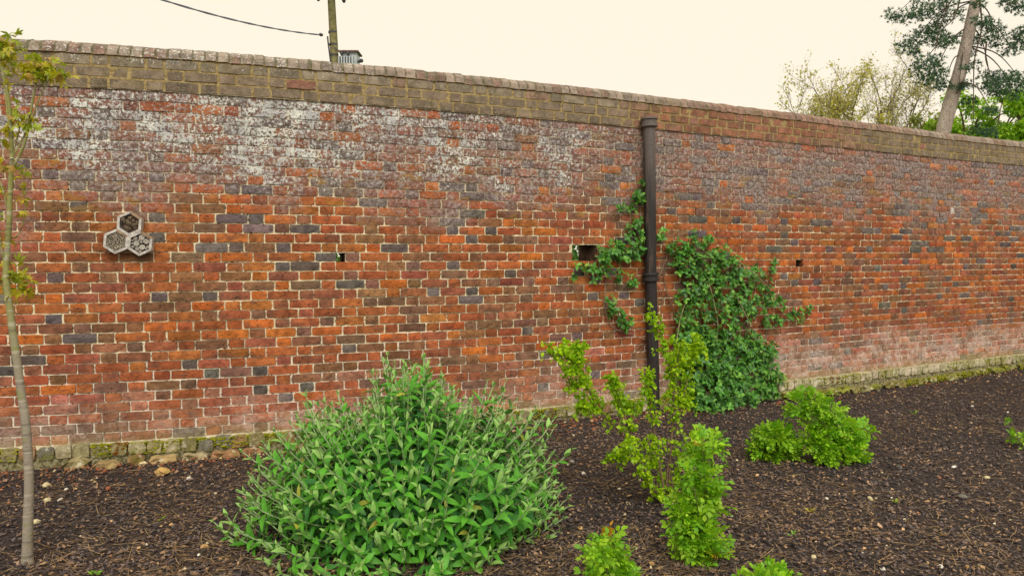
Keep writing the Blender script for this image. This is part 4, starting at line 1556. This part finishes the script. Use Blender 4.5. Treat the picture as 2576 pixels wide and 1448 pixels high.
make_rose('wide bright rose bush on the right of the bed, taller of the two there', b_,
          blobs_px([(2010, 1012, 24), (2050, 1006, 22), (2090, 1028, 26), (2005, 1040, 18), (2050, 1045, 22), (2110, 1072, 28), (2145, 1085, 24), (2178, 1080, 14),
                    (2040, 1100, 26), (2085, 1105, 34), (2130, 1120, 34), (2070, 1135, 30), (2110, 1155, 34), (2150, 1150, 28), (2160, 1175, 20), (2095, 1165, 24)], b_[1]), 760, .085, 200)
b_ = gp(1955, 1158)
make_rose('small round rose bush between the climber and the wide rose bush', b_,
          blobs_px([(1915, 1098, 20), (1945, 1092, 24), (1975, 1100, 22), (1915, 1130, 22), (1950, 1128, 28), (1985, 1130, 22), (1945, 1150, 18)], b_[1]), 420, .08, 120)
b_ = gp(2578, 1128)
make_rose('rose shoot with thin bare stem at the far right edge', b_,
          blobs_px([(2574, 1100, 10), (2588, 1110, 14), (2566, 1122, 8), (2548, 1097, 5), (2537, 1052, 2)], b_[1]), 46, .075, 50)

# ------------------------------------------------------------------ climber on the wall
def make_climber():
    b = on_wall(1790, 1030, .12); b[2] = gz(b[0], b[1])
    root = thing('honeysuckle_climber', b, 'dark green leafy climber spreading over the wall on both sides of the pipe', 'climber')
    T = [leaf_tmpl(1, w, 3, f, d, .5) for w, f, d in ((.55, .3, .2), (.6, .15, .45), (.5, .5, .1), (.62, .3, .7))]
    bag = Bag(T)
    # (x, y, radius px, leaves, thickness)
    B = [(1712, 625, 26, .05), (1745, 620, 26, .07), (1785, 622, 24, .07), (1820, 640, 26, .08), (1700, 655, 20, .05), (1730, 660, 34, .1), (1775, 665, 34, .1), (1815, 680, 34, .1),
         (1855, 665, 24, .08), (1870, 700, 28, .1), (1905, 690, 24, .07), (1930, 720, 22, .06), (1740, 705, 30, .1), (1785, 715, 36, .12), (1830, 730, 36, .12), (1880, 745, 34, .1), (1915, 765, 26, .07),
         (1945, 755, 18, .05), (1730, 750, 28, .1), (1770, 765, 36, .13), (1820, 780, 38, .13), (1865, 790, 30, .1), (1725, 800, 28, .1), (1765, 815, 36, .13), (1805, 830, 38, .14), (1850, 845, 34, .13), (1890, 860, 26, .1),
         (1720, 850, 26, .12), (1760, 865, 36, .15), (1810, 885, 40, .17), (1860, 890, 36, .15), (1905, 890, 28, .1), (1940, 880, 22, .08), (1730, 905, 30, .16), (1780, 925, 40, .19), (1835, 940, 42, .2), (1885, 935, 38, .16), (1930, 930, 28, .1), (1955, 950, 18, .06),
         (1740, 960, 30, .2), (1785, 980, 42, .23), (1840, 995, 42, .24), (1890, 985, 38, .2), (1930, 985, 26, .1), (1740, 1010, 30, .22), (1780, 1030, 36, .26), (1830, 1035, 38, .27), (1880, 1030, 36, .24), (1920, 1030, 24, .14),
         (1925, 815, 12, .04), (1950, 800, 18, .05), (1985, 790, 14, .05), (2020, 790, 20, .05), (1965, 770, 10, .04), (2035, 780, 10, .04), (1945, 680, 8, .03), (1950, 660, 7, .03), (1745, 585, 6, .03),
         (1618, 462, 10, .06), (1612, 490, 18, .07), (1600, 498, 14, .06), (1560, 527, 12, .05), (1590, 520, 10, .05), (1608, 552, 12, .06), (1595, 580, 16, .06), (1610, 595, 16, .06), (1575, 610, 24, .07), (1545, 625, 24, .07), (1520, 632, 20, .06),
         (1600, 625, 24, .07), (1570, 640, 24, .07), (1525, 655, 16, .06), (1500, 690, 20, .06), (1545, 690, 20, .06), (1590, 703, 14, .05), (1520, 680, 16, .05), (1438, 700, 6, .04), (1450, 670, 6, .04), (1470, 675, 7, .04), (1662, 600, 8, .05), (1668, 580, 6, .05),
         (1540, 765, 16, .06), (1550, 795, 20, .06), (1580, 808, 14, .05), (1575, 825, 10, .05), (1540, 780, 14, .05), (1680, 625, 10, .05)]
    for x, y, r, th in B:
        n = int(r * r * (.022 if y < 850 else .042)) + 2
        for _ in range(n):
            a = RNG.uniform(0, 6.283); q = r * math.sqrt(RNG.random())
            px, py = x + q * math.cos(a), y + q * math.sin(a)
            s, z = wall_px(px, py)
            off = .02 + 1.5 * th * RNG.random() ** .8 * (1 - .55 * (q / r) ** 2) + .01
            p = on_wall(px, py, off)
            if p[2] < gz(p[0], p[1]) + .02: continue
            nrmw = wall_pt(s)[2]; nw = np.array([nrmw[0], nrmw[1], 0])
            # whorl of leaves at the end of a twig
            ax = unit(nw * .9 + UP * .5 + RNG.normal(0, .5, 3))
            u = unit(np.cross(ax, [.2, .4, .9])); v = np.cross(ax, u)
            ph = RNG.uniform(0, 6.28)
            k_ = int(RNG.integers(3, 6))
            sh = RNG.uniform(.75, 1.2)
            for j in range(k_):
                t_ = ph + j * 6.283 / k_
                sp = RNG.uniform(.7, 1.35)
                d = unit(ax * math.cos(sp) + (u * math.cos(t_) + v * math.sin(t_)) * math.sin(sp))
                nn = unit(ax * math.sin(sp) - (u * math.cos(t_) + v * math.sin(t_)) * math.cos(sp) + UP * .3)
                sz = RNG.uniform(.040, .064)
                g = RNG.random()
                col = (lin(78, 138, 50) if g < .5 else lin(112, 164, 62) if g < .8 else lin(76, 126, 70)) * sh
                bag.add(int(RNG.integers(0, 4)), mat4(p, leafR(d, nn), (sz, sz, sz)), np.array([*np.clip(col, .01, 1), 1]), sz)
    bag.build(root, M_CLIMB, None, 0, rest='foliage', smooth=True)
    vine, dry = np.array([.16, .11, .07, 1]), np.array([.26, .21, .15, 1])
    V = [([(1790, 1030), (1770, 900), (1760, 780), (1775, 690), (1740, 620)], .012, vine), ([(1795, 1030), (1820, 880), (1815, 760), (1800, 700), (1785, 640)], .010, dry),
         ([(1800, 1030), (1870, 900), (1880, 760), (1910, 700)], .010, vine), ([(1785, 1030), (1720, 900), (1700, 800), (1670, 700), (1690, 640)], .009, vine),
         ([(1870, 820), (1920, 815), (1985, 792), (2035, 788)], .006, vine), ([(1700, 905), (1640, 862), (1600, 845), (1530, 810), (1525, 700), (1540, 640)], .006, dry),
         ([(1690, 640), (1640, 650), (1590, 640), (1520, 650)], .006, vine), ([(1600, 640), (1610, 560), (1612, 480), (1600, 400), (1605, 330)], .004, dry),
         ([(1605, 560), (1585, 470), (1555, 390), (1545, 330), (1560, 322)], .0028, dry), ([(1612, 500), (1618, 430), (1612, 370), (1590, 322), (1530, 312)], .0028, dry),
         ([(1545, 330), (1560, 400), (1540, 460)], .002, dry), ([(1525, 815), (1480, 815), (1440, 700), (1460, 680)], .003, dry), ([(1610, 520), (1575, 525), (1545, 527)], .003, vine),
         ([(1700, 740), (1680, 770), (1655, 720), (1600, 700)], .004, vine), ([(1910, 760), (1940, 700), (1950, 655)], .003, vine), ([(1660, 690), (1700, 600), (1745, 580)], .003, dry)]
    for pts in ([(1782, 705), (1796, 760), (1806, 820), (1798, 880)], [(1890, 820), (1870, 780), (1850, 740)], [(1700, 870), (1712, 800), (1725, 760)], [(1860, 660), (1900, 690), (1940, 730)]):
        P = curve_pts([on_wall(x, y, .17) for x, y in pts], 5)
        MB().tube(P, np.linspace(.0065, .004, len(P)), 5, (.30, .26, .14, 1)).build('vine', M_STEM, root, True)
    for pts, r, c in V:
        P = curve_pts([on_wall(x, y, .022 + RNG.uniform(0, .014)) for x, y in pts], 5)
        if pts[0][1] > 1000: P[0] = b + np.array([RNG.normal(0, .02), 0, -.02])
        MB().tube(P, np.linspace(r, r * .5, len(P)), 5, c).build('vine', M_STEM, root, True)
make_climber()
# taut training wires
M_WIRE2 = simple_mat('training_wire_metal', (0.34, 0.34, 0.35), .5, 30, .2, 0, .4, .5)
for (a, b, lab) in (((1655, 648), (1950, 655), 'thin taut training wire across the wall right of the pipe'), ((1500, 480), (1905, 470), 'upper thin training wire crossing behind the pipe'), ((1470, 815), (1640, 826), 'lower thin training wire left of the pipe')):
    P = [on_wall(a[0] + (b[0] - a[0]) * k / 8, a[1] + (b[1] - a[1]) * k / 8, .018) for k in range(9)]
    tag(MB().tube(P, .0016, 4).build('training_wire', M_WIRE2), lab, 'wire', 'training wires on the wall')

# ------------------------------------------------------------------ young tree at the left
def make_sapling():
    b = gp(68, 1412)
    Y0 = b[1]
    root = thing('young_tree', b, 'slender young maple with pale trunk and sparse fresh leaves at the left edge', 'tree')
    tr = [(67, 1412), (71, 1300), (73, 1225), (70, 1130), (63, 1050), (55, 1000), (43, 910), (31, 825), (20, 740), (15, 690), (18, 640), (23, 560), (26, 480), (30, 400)]
    P3 = [at(x, y, Y0 + .012 * i) for i, (x, y) in enumerate(tr)]
    P3[0] = b - np.array([0, 0, .03])
    P = curve_pts(P3, 4)
    m = len(P)
    rad = np.interp(np.linspace(0, 1, m), [0, .03, .1, .45, .7, 1], [.030, .0245, .0225, .019, .0145, .011])
    t = NT('sapling_bark')
    X, Y, Z = t.xyz()
    f = t.noise(9, 4, .6, t.stretch(1, 1, 3)); g = t.noise(70, 3)
    c = t.mix(t.ss(t.addm(Z, t.mul(t.addm(f, -.5), .5)), .8, 1.5), (0.27, 0.235, 0.185), (0.25, 0.25, 0.085))
    c = t.mix(t.ss(f, .58, .66, 0, .7), c, (0.20, 0.22, 0.06))
    c = t.mix(t.ss(g, .62, .68, 0, .6), c, (0.09, 0.07, 0.05))
    c = t.mix(t.ss(t.noise(14, 2, .5, t.stretch(.2, .2, 2)), .56, .62, 0, .55), c, (0.46, 0.42, 0.33))
    c = t.mix(t.ss(t.noise(9, 3, .6, t.stretch(.25, .25, 3)), .58, .63, 0, .5), c, (0.10, 0.085, 0.06))
    mb_ = t.out(c, .8, t.bump(t.addm(f, g), .4, .004), .25)
    MB().tube(P, rad, 12).build('trunk', mb_, root, True)
    br = [([(30, 400), (28, 330), (20, 240), (6, 180), (-8, 120)], .011), ([(28, 430), (62, 360), (76, 290), (90, 210), (96, 185)], .008), ([(70, 330), (98, 250), (120, 205)], .004), ([(24, 540), (8, 480), (-10, 430)], .006),
          ([(22, 600), (46, 590), (62, 540), (64, 470)], .004), ([(16, 690), (-6, 560), (-14, 430)], .007), ([(34, 850), (20, 760), (-4, 700)], .008), ([(30, 400), (50, 320), (60, 290)], .004), ([(6, 180), (12, 120), (25, 85)], .004), ([(18, 640), (40, 700), (60, 735)], .003)]
    for pts, r in br:
        Pb = curve_pts([at(x, y, Y0 + .15 + RNG.normal(0, .01)) for x, y in pts], 5)
        Pb[0] = min(P, key=lambda q: np.linalg.norm(q - Pb[0]))
        MB().tube(Pb, np.linspace(r, r * .45, len(Pb)), 7, cap=True).build('branch', mb_, root, True)
    T = [maple_leaf_tmpl(950 + i) for i in range(4)]
    bag = Bag(T)
    tufts = [(5, 110, 26, 26), (25, 130, 26, 26), (40, 120, 14, 8), (15, 160, 20, 16), (30, 95, 12, 8), (75, 165, 22, 20), (105, 170, 26, 34), (135, 180, 26, 30), (160, 185, 18, 14), (95, 190, 20, 14), (20, 200, 14, 6),
             (45, 290, 22, 18), (65, 310, 24, 18), (85, 330, 14, 6), (20, 325, 12, 6), (12, 355, 10, 5), (8, 415, 14, 8), (45, 425, 16, 8), (58, 435, 10, 4), (60, 470, 9, 5), (58, 500, 9, 4), (55, 540, 8, 4), (10, 600, 16, 9), (35, 680, 20, 14), (55, 705, 22, 16),
             (45, 735, 22, 14), (25, 715, 18, 12), (65, 730, 14, 8), (8, 690, 14, 8), (30, 755, 12, 5), (5, 480, 12, 5), (-5, 540, 12, 5)]
    for x, y, r, n in tufts:
        Yt = Y0 + .15
        c0 = at(x, y, Yt); rr = r / F * Yt
        for _ in range(int(n * .75)):
            p = c0 + RNG.normal(0, .5, 3) * rr
            d = unit(RNG.normal(0, 1, 3) + np.array([0, -.2, -.15])); nn = unit(RNG.normal(0, .6, 3) + UP)
            sz = RNG.uniform(.032, .055)
            g = RNG.random()
            col = (lin(190, 182, 44) if g < .5 else lin(156, 172, 50) if g < .9 else lin(186, 150, 84)) * RNG.uniform(.8, 1.1)
            bag.add(int(RNG.integers(0, 4)), mat4(p, leafR(d, nn), (sz, sz, sz)), np.array([*np.clip(col, .01, 1), 1]), sz)
    bag.build(root, M_LF_A, M_LF_O, 280, 'leaf', 'foliage', True)
make_sapling()

# ------------------------------------------------------------------ trees beyond the wall
M_FAR = leaf_mat('far_leaf', 'att', None, .45, .6, .2)
M_NEEDLE = leaf_mat('pine_needle', 'att', None, .1, .6, .2)
T_FAR = [leaf_tmpl(1, .7, 2, .3, .3, .5), leaf_tmpl(1, .6, 2, .2, .5, .5)]
t = NT('pine_bark')
f = t.noise(5, 5, .65, t.stretch(1, 1, .4)); g = t.noise(22, 4)
M_PINE = t.out(t.mix(t.ss(t.addm(t.mul(f, .5), t.mul(g, .5)), .4, .6), (0.27, 0.215, 0.18), (0.46, 0.39, 0.335)), .9, t.bump(t.addm(f, g), .7, .05), .2)
M_TWIG = att_mat('far_twigs', .85, .2, .2, 8)

def make_pine():
    Y0 = 25.0
    pb, pt = at(2373, 330, Y0), at(2456, 0, Y0)
    sl = (pt - pb) / (pt[2] - pb[2])
    z0 = gz(0, 0)
    foot = pb - sl * (pb[2] + .2); foot[0] += .25
    root = thing('pine_tree', (foot[0], foot[1], 0), 'tall leaning pine with bare trunk and dark drooping needle clumps behind the wall', 'tree')
    topp = pt + sl * 3.2
    P = curve_pts([foot, pb, .5 * (pb + pt) + np.array([.06, 0, 0]), pt, topp], 6)
    m = len(P)
    MB().tube(P, np.interp(np.linspace(0, 1, m), [0, .35, .8, 1], [.27, .225, .175, .12]), 14).build('trunk', M_PINE, root, True)
    c4 = lambda x, y: (1932 + x * .4997, y * .4997)
    CL = [(640, 75, 42), (690, 95, 40), (740, 80, 45), (790, 60, 50), (850, 40, 55), (760, 20, 40), (880, 90, 45), (860, 130, 40), (790, 160, 42), (740, 200, 50), (700, 240, 48), (735, 265, 30), (820, 165, 50), (870, 180, 45), (910, 215, 40), (850, 215, 35),
          (790, 310, 48), (830, 330, 40), (760, 345, 35), (850, 300, 35), (780, 395, 45), (830, 390, 45), (870, 370, 35), (850, 435, 35), (890, 420, 30), (930, 190, 35),
          (1000, 100, 30), (1075, 110, 40), (1110, 130, 45), (1145, 165, 45), (1160, 215, 35), (1100, 190, 40), (1045, 200, 40), (1010, 270, 30), (1040, 330, 30), (1000, 340, 28), (960, 440, 30), (1000, 430, 30),
          (1230, 20, 45), (1270, 40, 45), (1190, 15, 25), (1260, 195, 50), (1225, 245, 48), (1285, 240, 40), (1280, 160, 40), (1120, 390, 50), (1170, 400, 55), (1230, 400, 55), (1280, 410, 55), (1100, 430, 40), (1180, 450, 50), (1250, 470, 45),
          (1130, 450, 40), (1010, 515, 36), (1120, 550, 36), (1060, 655, 34), (1120, 670, 34), (900, 10, 40), (1060, 20, 30), (960, 60, 25)]
    NT_ = leaf_tmpl(1, .075, 1, 0, .1, .5)
    blade = Tmpl([(-.04, 0, 0), (.04, 0, 0), (0, 1, 0)], [(0, 1, 2)])
    bag = Bag([blade])
    trunkP = np.array(P)
    for i, (x, y, r) in enumerate(CL):
        X_, Y_ = c4(x, y)
        Yc = Y0 + RNG.normal(0, .9)
        c = at(X_, Y_, Yc)
        rr = r * .4997 / F * Yc
        # limb from a higher point of the trunk, arching over and hanging down
        k = int(np.argmin(np.abs(trunkP[:, 2] - min(c[2] + 1.0 + RNG.uniform(0, .8), trunkP[-1][2] - .2))))
        a = trunkP[k]
        mdl = a + (c - a) * .55 + np.array([0, 0, .35 + .1 * RNG.random()])
        Pb = curve_pts([a, mdl, c], 6)
        if i % 3 == 0:
            MB().tube(Pb, np.linspace(.03, .008, len(Pb)), 5, (.09, .062, .05, 1)).build('branch', M_TWIG, root, True)
        nt = int(50 * (r / 40) ** 2) + 8
        for _ in range(nt):
            q = c + rnd_dir() * rr * RNG.random() ** .45 * np.array([1.4, 1, .85])
            ax = unit(RNG.normal(0, .7, 3) + (q - c) / rr * .6 + UP * .25)
            sh = RNG.uniform(.7, 1.25)
            base = lin(74, 102, 86) if RNG.random() < .6 else lin(94, 124, 90)  # paler needle green, distance haze and glare mixed into the colour
            for _k in range(11):
                d = ax + RNG.normal(0, .6, 3)
                L = RNG.uniform(.07, .14)
                bag.add(0, mat4(q, leafR(d, RNG.normal(0, 1, 3)), (L * 2.4, L, L)), np.array([*np.clip(base * sh, .01, 1), 1]))
    bag.build(root, M_NEEDLE, None, 0, rest='needle_foliage')
    # bare hanging twigs
    for L in ([(1070, 40), (1075, 150), (1040, 300), (1035, 450), (1035, 610)], [(1100, 210), (1095, 290), (1110, 350)], [(965, 0), (950, 60), (920, 110), (885, 140)], [(900, 0), (895, 60), (870, 120), (840, 260)]):
        Pb = curve_pts([at(*c4(x, y), Y0 - .4) for x, y in L], 5)
        MB().tube(Pb, np.linspace(.03, .012, len(Pb)), 5, (.10, .07, .055, 1)).build('twig', M_TWIG, root, True)
make_pine()

def make_sparse_tree(label, px, Y, top_py, spread, seed, cols, nleaf=1, lean=0):
    r = np.random.default_rng(seed)
    x0 = at(px, 330, Y)[0]
    top = at(px + lean, top_py, Y)[2]
    root = thing('bare_spring_tree', (x0, Y, 0), label, 'tree', 'thin spring trees beyond the wall')
    wood = (.20, .16, .115, 1)
    MB().tube(curve_pts([(x0, Y, -.2), (x0 + r.normal(0, .1), Y, top * .45), (at(px + lean, 330, Y)[0], Y, top * .75)], 5), np.linspace(.13, .05, 11), 8, wood).build('trunk', M_TWIG, root, True)
    tw = MB(); bag = Bag(T_FAR)
    def grow(p, d, L, rad, lvl):
        n = 5
        pts = [p]
        for i in range(n):
            d = unit(d + r.normal(0, .16, 3) + UP * .07)
            pts.append(pts[-1] + d * L / n)
        tw.tube(pts, np.linspace(rad, rad * .45, n + 1), 4 if lvl else 5, wood, False)
        if lvl < 3:
            for i in range(1, n + 1):
                for _ in range(2 if lvl < 2 else 1):
                    if r.random() < .66:
                        o = unit(d + r.normal(0, .62, 3))
                        grow(pts[i], o, L * r.uniform(.4, .62), rad * .45, lvl + 1)
        if lvl >= 1:
            for i in range(1, n + 1):
                for _ in range(int(r.poisson(nleaf * (.24 if lvl > 1 else .10)))):
                    c = cols[int(r.integers(0, len(cols)))] * r.uniform(.8, 1.15)
                    sz = r.uniform(.08, .15)
                    bag.add(int(r.integers(0, 2)), mat4(pts[i] + r.normal(0, .09, 3), leafR(unit(r.normal(0, 1, 3)), unit(r.normal(0, 1, 3) + UP)), (sz, sz, sz)), np.array([*np.clip(c, .01, 1), 1]))
    zs_ = np.linspace(top * .38, top * .78, 9)
    for z in zs_:
        f = z / top
        p = np.array([x0 + (at(px + lean, 330, Y)[0] - x0) * f, Y, z])
        for _ in range(1):
            a = r.uniform(0, 6.283)
            grow(p, unit(np.array([math.cos(a) * .55, math.sin(a) * .55, .9])), spread * r.uniform(.55, 1.0) * (1.25 - .6 * f), .035, 0)
    tw.build('branch', M_TWIG, root, True)
    bag.build(root, M_FAR, None, 0, rest='foliage')
YG = [lin(196, 188, 96), lin(182, 176, 100), lin(208, 198, 122)]
PG = [lin(196, 188, 120), lin(176, 172, 112)]
make_sparse_tree('pale spring tree with yellow green leaves, leftmost and lowest beyond the wall', 2062, 34, 225, 3.0, 5, YG, 1.4)
make_sparse_tree('yellow leaved spring tree with the densest crown of the thin trees', 2140, 33, 150, 3.0, 6, YG, 1.9)
make_sparse_tree('tall thin spring tree with scattered leaves in the middle of the thin trees', 2215, 36, 130, 3.2, 7, PG, .9)
make_sparse_tree('twiggy spring tree with few leaves just left of the leaning pine', 2290, 35, 160, 3.1, 8, PG, .8)

def make_leafy_tree(label, px, Y, top_py, rx, rz, cols, n, seed, lsz=.16):
    r = np.random.default_rng(seed)
    c = at(px, top_py, Y); c[2] -= rz
    root = thing('leafy_tree', (c[0], Y, 0), label, 'tree', 'leafy trees behind the right end of the wall')
    MB().tube([(c[0], Y, -.2), (c[0] + .05, Y, c[2] * .6), (c[0], Y, c[2])], [.2, .16, .08], 8, (.12, .09, .06, 1)).build('trunk', M_TWIG, root, True)
    bag = Bag(T_FAR)
    lobes = [(r.normal(0, 1, 3) * np.array([rx * .5, rx * .5, rz * .5]), r.uniform(.28, .5)) for _ in range(22)]
    br = MB()
    for o, q in lobes: br.tube(curve_pts([(c[0], Y, c[2] - rz * .6), c + o * .5, c + o], 3), np.linspace(.06, .015, 7), 5, (.12, .09, .06, 1), False)
    br.build('branch', M_TWIG, root, True)
    for _ in range(n):
        o, q = lobes[int(r.integers(0, len(lobes)))]
        d = unit(r.normal(0, 1, 3))
        p = c + o + d * q * rx * .62 * r.random() ** .4
        if p[2] < .8: continue
        cc = cols[int(r.integers(0, len(cols)))] * r.uniform(.75, 1.2)
        sz = lsz * r.uniform(.7, 1.3)
        bag.add(int(r.integers(0, 2)), mat4(p, leafR(unit(d + r.normal(0, .6, 3)), unit(UP + d * .6 + r.normal(0, .5, 3))), (sz, sz, sz)), np.array([*np.clip(cc, .01, 1), 1]))
    bag.build(root, M_FAR, None, 0, rest='foliage')
BG = [lin(150, 188, 50), lin(126, 172, 46), lin(170, 202, 64)]
make_leafy_tree('bright green leafy tree right behind the pine trunk', 2440, 31, 245, 1.7, 1.6, BG, 6000, 21)
make_leafy_tree('bright green leafy tree at the far right edge above the wall', 2570, 30, 262, 1.7, 1.5, BG, 6000, 22)
make_leafy_tree('darker olive green tree between the two bright leafy trees', 2505, 35, 245, 1.6, 1.7, [lin(96, 132, 50), lin(112, 150, 50)], 5000, 23)
make_leafy_tree('dull green bush peeping over the wall left of the pine trunk', 2345, 33, 300, 1.2, 1.0, [lin(150, 154, 84), lin(128, 140, 74)], 2200, 24)

# hedge on the far side that shows through the opening in the wall
hx_, hy_ = -.8, 12.0
hedge = thing('green_hedge', (hx_, hy_, 0), 'pale green hedge glimpsed through the square opening in the wall', 'hedge')
bag = Bag(T_FAR)
for _ in range(17000):
    p = np.array([hx_ + RNG.uniform(-3.4, 3.4), hy_ + RNG.uniform(-.8, .8), RNG.uniform(.05, 3.0)])
    sz = RNG.uniform(.09, .16)
    cc = random.choice([lin(112, 156, 92), lin(100, 144, 84), lin(126, 166, 104)]) * RNG.uniform(.85, 1.1)
    bag.add(int(RNG.integers(0, 2)), mat4(p, leafR(unit(RNG.normal(0, 1, 3)), unit(RNG.normal(0, .6, 3) + np.array([0, -.8, .6]))), (sz, sz, sz)), np.array([*cc, 1]))
bag.build(hedge, M_FAR, None, 0, rest='foliage')
m = MB()
for k in range(7): m.tube([(hx_ - 3 + k, hy_, -.1), (hx_ - 3 + k, hy_, 1.6)], .03, 5, (.14, .1, .07, 1))
m.build('stem', M_TWIG, hedge)
